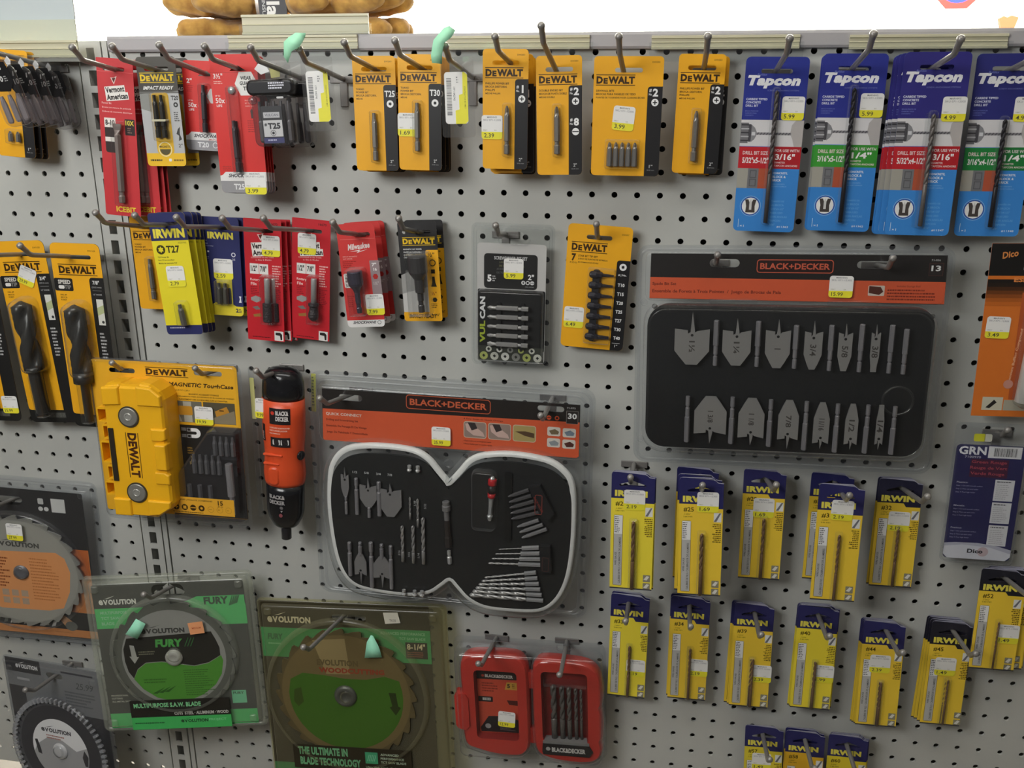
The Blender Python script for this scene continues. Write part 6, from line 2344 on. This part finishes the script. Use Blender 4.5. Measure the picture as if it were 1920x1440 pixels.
a.disc(153, 46, 3.4, 'dcdcd8')
a.disc(161, 46, 3.4, 'dcdcd8')
a.text('evolutionpowertools.com', 150, 244.4, 26, 2.6, '9a5c2c', .01)
a.build('printed_card', t)
cu, cv, r = 116.5, 146, 90
mb = MB(w)
blade(mb, cu, cv, r, 24, 5, 6.8, M('8d8d87', .35, .45), 8)
b_ = mb.build('saw_blade', t)
k = Art(w, 6.8)
k.poly(circ(cu, cv, 82, n=60), '92928b', [circ(cu, cv, 8, n=24)])
k.poly([(50, 116), (170, 110), (182, 118), (188, 140), (184, 172), (172, 200), (150, 206), (80, 208), (50, 196), (40, 150)], 'd4925e', [circ(cu, cv, 11, n=24)])
evo(k, 82, 97, 66, 8.6, '4a4a46')
k.fine(130, 122, 42, 14, 5, 'b87442', .4)
k.fine(70, 124, 30, 10, 5, '8a4a28', .5)
for i in range(3):
    for j in range(2):
        k.rect(84 + 14 * i, 176 + 13 * j, 10, 10, 'a89480')
k.build('blade_print', b_)
mb = MB(w)
mb.lathe((cu, cv, 6), (cu, cv, 10), [(0, 11), (2, 11), (3, 8), (2, 5)], M('6e6e72', .35, .6), n=24, smooth=True)
mb.build('hub_button', t)
shell(t, w, h, CLB, cu, cv, 96, 12, 10, 9, holes=[slot(111, 35, 38, 11)])
sticker(t, w, 107, 66, '37.99', 12.6, 1, 23, 26)

P = (190, 250, -0.4573, -0.0407, -0.6523, -3.71, -3.74, -9.52)
w, h = P[:2]
t = thing('saw_blade_pack', 'grey tilted saw blade pack with a handwritten price, bottom left corner', 'saw blade pack', P)
a = Art(w)
a.prism(rr(6, 2, 178, 238, 3), -.6, 0, '77797b', None, [slot(97, 21, 30, 9)])
a.rect(6, 2, 66, 22, '27272a')
evo(a, 25, 10, 42, 7.4, 'e0e0e0')
a.rect(6, 47, 30, 190, '2e2e32')
a.rect(24, 33, 24, 4, 'a4a4a8')
a.rect(30, 52, 6, 5, 'd8d8d8', 2)
a.rect(110, 11, 58, 3, '38383c')
a.text('25.99', 134, 26, 32, 10, '3c4440', .0, .2)
a.fine(112, 42, 56, 5, 5, '55585a', .5)
a.rect(110, 78, 74, 160, '2e2e32')
a.build('printed_card', t)
cu, cv, r = 93, 140, 84
mb = MB(w)
blade(mb, cu, cv, r, 40, 5, 6.4, M('5a5b60', .3, .5), 8, .1)
b_ = mb.build('saw_blade', t)
k = Art(w, 6.4)
k.poly(circ(cu, cv, 74, n=60), '3a3b40', [circ(cu, cv, 8, n=24)])
k.poly(circ(cu, cv, 52, n=60), '9c9da0', [circ(cu, cv, 8, n=24)])
k.poly([(cu + 52 * math.cos(R(x)), cv + 52 * math.sin(R(x))) for x in range(170, 352, 8)] + [(cu + 30, cv - 4), (cu + 6, cv - 18), (cu - 20, cv - 20), (cu - 44, cv - 4)], 'dcdde0', [])
evo(k, 62, 104, 56, 7.6, '3c3c40')
k.fine(70, 116, 40, 2, 4, 'a06a60')
k.poly([(46, 128), (51, 127), (55, 142), (56, 152), (49, 150)], '3a3a3e')
k.poly([(138, 132), (144, 142), (141, 158), (136, 158), (133, 144)], '3a3a3e')
k.build('blade_print', b_)
mb = MB(w)
mb.lathe((cu, cv, 6), (cu, cv, 12), [(0, 13), (2, 13), (4, 10), (4, 4)], M('b4b5b8', .35), n=24, smooth=True)
mb.build('hub_button', t)
shell(t, w, h, CLB, cu, cv - 1, 88, 12, 8, 6, holes=[slot(97, 21, 34, 11)])
mb = MB(w)
for i in range(64):
    a_ = R(360 * i / 64)
    c0, c1 = (cu + 80 * math.cos(a_), cv + 80 * math.sin(a_)), (cu + 87 * math.cos(a_), cv + 87 * math.sin(a_))
    d = (-math.sin(a_) * 1.6, math.cos(a_) * 1.6)
    mb.prism([(c0[0] - d[0], c0[1] - d[1]), (c1[0] - d[0], c1[1] - d[1]), (c1[0] + d[0], c1[1] + d[1]), (c0[0] + d[0], c0[1] + d[1])], 6.6, 11, M('9b9ca0', .4))
mb.build('ribbed_rim', t)

# ------------------------------------------------------------------ orange and blue polish packs at the right
P = (64, 190, 0.7585, -0.0302, -0.0127, -.5, -1.4, 1.0)
w, h = P[:2]
t = thing('buffing_pack', 'black to orange card with a white compound tube, at the right edge', 'polishing kit pack', P)
a = Art(w)
a.prism([(0, 0), (w, 0), (w, h), (0, h)], -.6, 0, 'd8752c', 'b8b8b8')
for i in range(8):
    c = ('1b1a1a', '1f1b19', '2a1f18', '4a2c18', '6e3c1a', '8f4c1e', 'ae5c22', 'c46826')[i]
    a.rect(.2, .2 + (0 if i == 0 else 33.8 + 4 * i), w - .2, 34 if i == 0 else 4.4, c)
a.text('Dico', 11, 8, 16, 7, 'd98a4a', .03, .2, -12)
a.text('EMERY', 34, 22, 26, 6, 'e4e0dc', .04)
a.text('ESMERIL', 26, 36, 34, 5, 'e08a4a', .04)
a.rect(36, 52, 16, 118, 'b4562a')
a.vtext('Premium Buffing Compound', 37.5, 122, 62, 3.4, 'e8b088', .03, -84)
a.disc(34, 153, 5, 'c89080')
a.rect(10, 168, 21, 15, 'c8c4b0')
a.poly([(14, 180), (22, 171), (25, 174), (18, 181)], '2c2824')
a.rect(32, 171, 30, 12, 'a8a494')
a.build('card', t)
mb = MB(w)
mb.lathe((55, 58, 9), (48, 172, 9), [(0, 7), (1, 8.5), (112, 8.5), (113, 7)], M('d9d7d2', .4), n=20, smooth=True)
mb.build('compound_tube', t)
mb = MB(w)
mb.dome(rr(40, 50, 26, 128, 9, 5), [(0, .2), (1, 12), (3, 18), (6, 19)], CLR)
mb.build('blister', t)
sticker(t, w, 4, 78, '3.49', .6, 2, 24, 24)

P = (73, 142, 0.7621, -0.0199, -0.2415, -0.05, -1.04, -0.58)
w, h = P[:2]
t = thing('buffing_pack', 'dark blue card headed GRN with three white tables, near the right edge', 'polishing kit pack', P)
a = Art(w, .2)
a.prism(rr(0, 0, w, h, 5), -.4, .2, '29295a')
a.text('GRN', 3, 2, 29, 10, 'e8e8ee', .035)
a.text('7100970', 10, 13.4, 17, 2.6, 'c8c8d4', .01)
a.rect(34, 1, 35, 14, 'e4e4e8')
a.bars(40, 3, 24, 10, '444448')
a.rect(17, 17, 40, 22, '4a1f3c')
a.text('Green Rouge', 18, 18.5, 37, 4.6, 'b04a58', .02)
a.text('Rouge de Vert', 17, 25.5, 39, 4.6, 'b04a58', .02)
a.text('Verde Rouge', 18, 32.5, 36, 4.6, 'b04a58', .02)
for v0, n_ in ((45, 'Plastics:'), (74, 'Metals:'), (102, 'Precious:')):
    a.text(n_, 5, v0, 12, 2, 'c4c4d4', .01)
    for i, x in enumerate(('Step 1: Cut and smooth surface', 'Step 2: Fine cut and color', 'Step 3: Final high luster')):
        a.text(x, 5, v0 + 4.4 + 4 * i, (28, 24, 21)[i], 1.9, 'a8a8c4', .01)
for v0 in (41, 69, 97.5):
    a.rect(45.6, v0, 20.6, 26, 'dcdce2')
    a.fine(47.5, v0 + 2, 16, 1, 2.4, '55555c')
    a.fine(47.5, v0 + 6, 16, 8, 2.4, 'b4b4bc', .35)
a.poly([(0, 123), (12, 121.6), (36, 121), (58, 124), (73, 128), (73, 137), (68, 142), (5, 142), (0, 137)], 'b9bacb')
a.poly([(0, 127), (20, 124), (50, 126), (73, 133), (73, 137), (68, 142), (5, 142), (0, 137)], 'dadbe6')
a.disc(43, 132, 6, 'c9b4bc')
a.text('Dico', 26, 129, 17, 5.4, '2c2c34', .04)
a.build('card', t)
mb = MB(w)
mb.prism(rr(-3, -26, w + 6, h + 31, 6, 5), -1.4, -.9, CLB, CLB, [slot(38, -18, 28, 7)])
mb.dome(rr(-2, -3, w + 4, h + 6, 6, 5), [(0, -.9), (.6, 6), (2, 10), (4, 11)], CLR)
mb.prism(rr(17, -13, 12, 9, 2), -.8, -.4, 'd0cf38')
mb.prism(rr(28, -13, 8, 9, 2), -.8, -.4, 'c8c8bc')
mb.build('clamshell', t)

# ------------------------------------------------------------------ work gloves on the top shelf
GL = bpy.data.materials.new('tan_suede')
GL.use_nodes = True
nt = GL.node_tree
b = nt.nodes['Principled BSDF']
b.inputs['Roughness'].default_value = .95
b.inputs['Sheen Weight'].default_value = .4
tc = nt.nodes.new('ShaderNodeTexCoord')
nz = nt.nodes.new('ShaderNodeTexNoise')
nz.inputs['Scale'].default_value = 60
nz.inputs['Detail'].default_value = 6
cr = nt.nodes.new('ShaderNodeValToRGB')
cr.color_ramp.elements[0].position = .3
cr.color_ramp.elements[0].color = lin('a8783a')
cr.color_ramp.elements[1].position = .75
cr.color_ramp.elements[1].color = lin('ecbc62')
bp = nt.nodes.new('ShaderNodeBump')
bp.inputs['Strength'].default_value = .5
bp.inputs['Distance'].default_value = .003
nt.links.new(tc.outputs['Object'], nz.inputs['Vector'])
nt.links.new(nz.outputs['Fac'], cr.inputs['Fac'])
nt.links.new(cr.outputs['Color'], b.inputs['Base Color'])
nt.links.new(nz.outputs['Fac'], bp.inputs['Height'])
nt.links.new(bp.outputs['Normal'], b.inputs['Normal'])


def capsule(bm, pts, rads, flat=.75, n=12):
    prev = None
    rings = []
    for i, p in enumerate(pts):
        p = Vector(p)
        d = (Vector(pts[min(i + 1, len(pts) - 1)]) - Vector(pts[max(0, i - 1)])).normalized()
        e1 = d.cross(Vector((0, 0, 1)))
        e1 = e1.normalized() if e1.length > 1e-4 else Vector((1, 0, 0))
        e2 = e1.cross(d)
        rings.append([bm.verts.new(p + (e1 * math.cos(2 * math.pi * k / n) + e2 * math.sin(2 * math.pi * k / n) * flat) * rads[i]) for k in range(n)])
    for r0, r1 in zip(rings, rings[1:]):
        for k in range(n):
            bm.faces.new((r0[k], r0[(k + 1) % n], r1[(k + 1) % n], r1[k]))
    bm.faces.new(rings[0][::-1])
    bm.faces.new(rings[-1])


def glove(label, loc, rotz, flip=1, bend=0.0, tilt=0):
    """fingers along +x, palm lying flat; one remeshed skin"""
    bm = bmesh.new()
    S_ = .001
    capsule(bm, [(-50 * S_, 0, 0), (-30 * S_, 0, 0), (0, 0, 0), (30 * S_, 0, 1 * S_), (46 * S_, 0, 0)], [.046, .05, .054, .052, .04], .27, 20)
    for i, (y, L, a0) in enumerate(((-40, 62, -12), (-14, 78, -3), (14, 74, 4), (38, 56, 13))):
        pts, rads = [], []
        for s in (0, .3, .6, .85, .96, 1.0):
            x = 25 + L * s
            pts.append((x * S_, (y + math.sin(R(a0)) * L * s) * S_, (bend * s * s * 22 + (4 if i % 2 else 0) * s) * S_))
            rads.append({0: .0165, .3: .0165, .6: .016, .85: .0145, .96: .010, 1.0: .004}[s])
        capsule(bm, pts, rads, .85)
    capsule(bm, [(-30 * S_, -40 * S_ * flip, 0), (-12 * S_, -66 * S_ * flip, 0), (12 * S_, -72 * S_ * flip, 2 * S_), (24 * S_, -71 * S_ * flip, 2 * S_)], [.02, .019, .016, .006], .8)
    me = bpy.data.meshes.new('work_glove')
    bm.to_mesh(me)
    bm.free()
    me.materials.append(GL)
    o = bpy.data.objects.new('work_glove', me)
    COL.objects.link(o)
    o.location = loc
    o.rotation_euler = (0, R(tilt), R(rotz))
    rm = o.modifiers.new('skin', 'REMESH')
    rm.mode = 'VOXEL'
    rm.voxel_size = .0028
    rm.use_smooth_shade = True
    sm = o.modifiers.new('soft', 'SMOOTH')
    sm.iterations = 4
    tx = bpy.data.textures.get('leather_folds') or bpy.data.textures.new('leather_folds', 'CLOUDS')
    tx.noise_scale = .022
    dp = o.modifiers.new('folds', 'DISPLACE')
    dp.texture = tx
    dp.strength = .006
    dp.mid_level = .5
    return tag(o, label, 'glove', 'tan leather work gloves')


zt = 7.62 * I
for lb, x, y, z, rz, fl, bd, tl in (
        ('tan leather glove at the bottom of the pile, fingers to the left', -.155, .155, .0155, 182, 1, 0, 0),
        ('tan leather glove at the bottom of the pile, fingers to the right', -.045, .155, .0155, 2, -1, 0, 0),
        ('tan leather glove second up from the bottom, fingers pointing left', -.165, .145, .0455, 174, -1, .2, 0),
        ('tan leather glove second up from the bottom, fingers pointing right', -.040, .145, .0455, -6, 1, .3, 0),
        ('tan leather glove in the upper layer, fingertips curling up at the left', -.158, .150, .0755, 186, 1, .6, 0),
        ('tan leather glove in the upper layer, fingertips spread at the right', -.048, .150, .0755, 8, -1, .4, 0)):
    glove(lb, (x, y, zt + z), rz, fl, bd, tl)
t = thing('glove_band', 'black paper band with white upright lettering around the gloves', 'label', loc=(-.098, .080, zt + .135))
a = Art(0)
a.prism([(-21, 0), (21, 0), (19, 126), (-15, 126)], -1, 0, '26242a')
a.vtext('Insulated', 2, 92, 96, 17, 'ecebe8', .03, 90)
a.vtext('INSULATED', -10, 108, 44, 4.4, 'c8c8c8', .01, 90)
a.build('printed_band', t)
mb = MB(0)
mb.prism([(-27, 0), (-21, 0), (-15, 126), (-19, 126)], -1.4, -1, BAG)
mb.build('clear_edge', t)
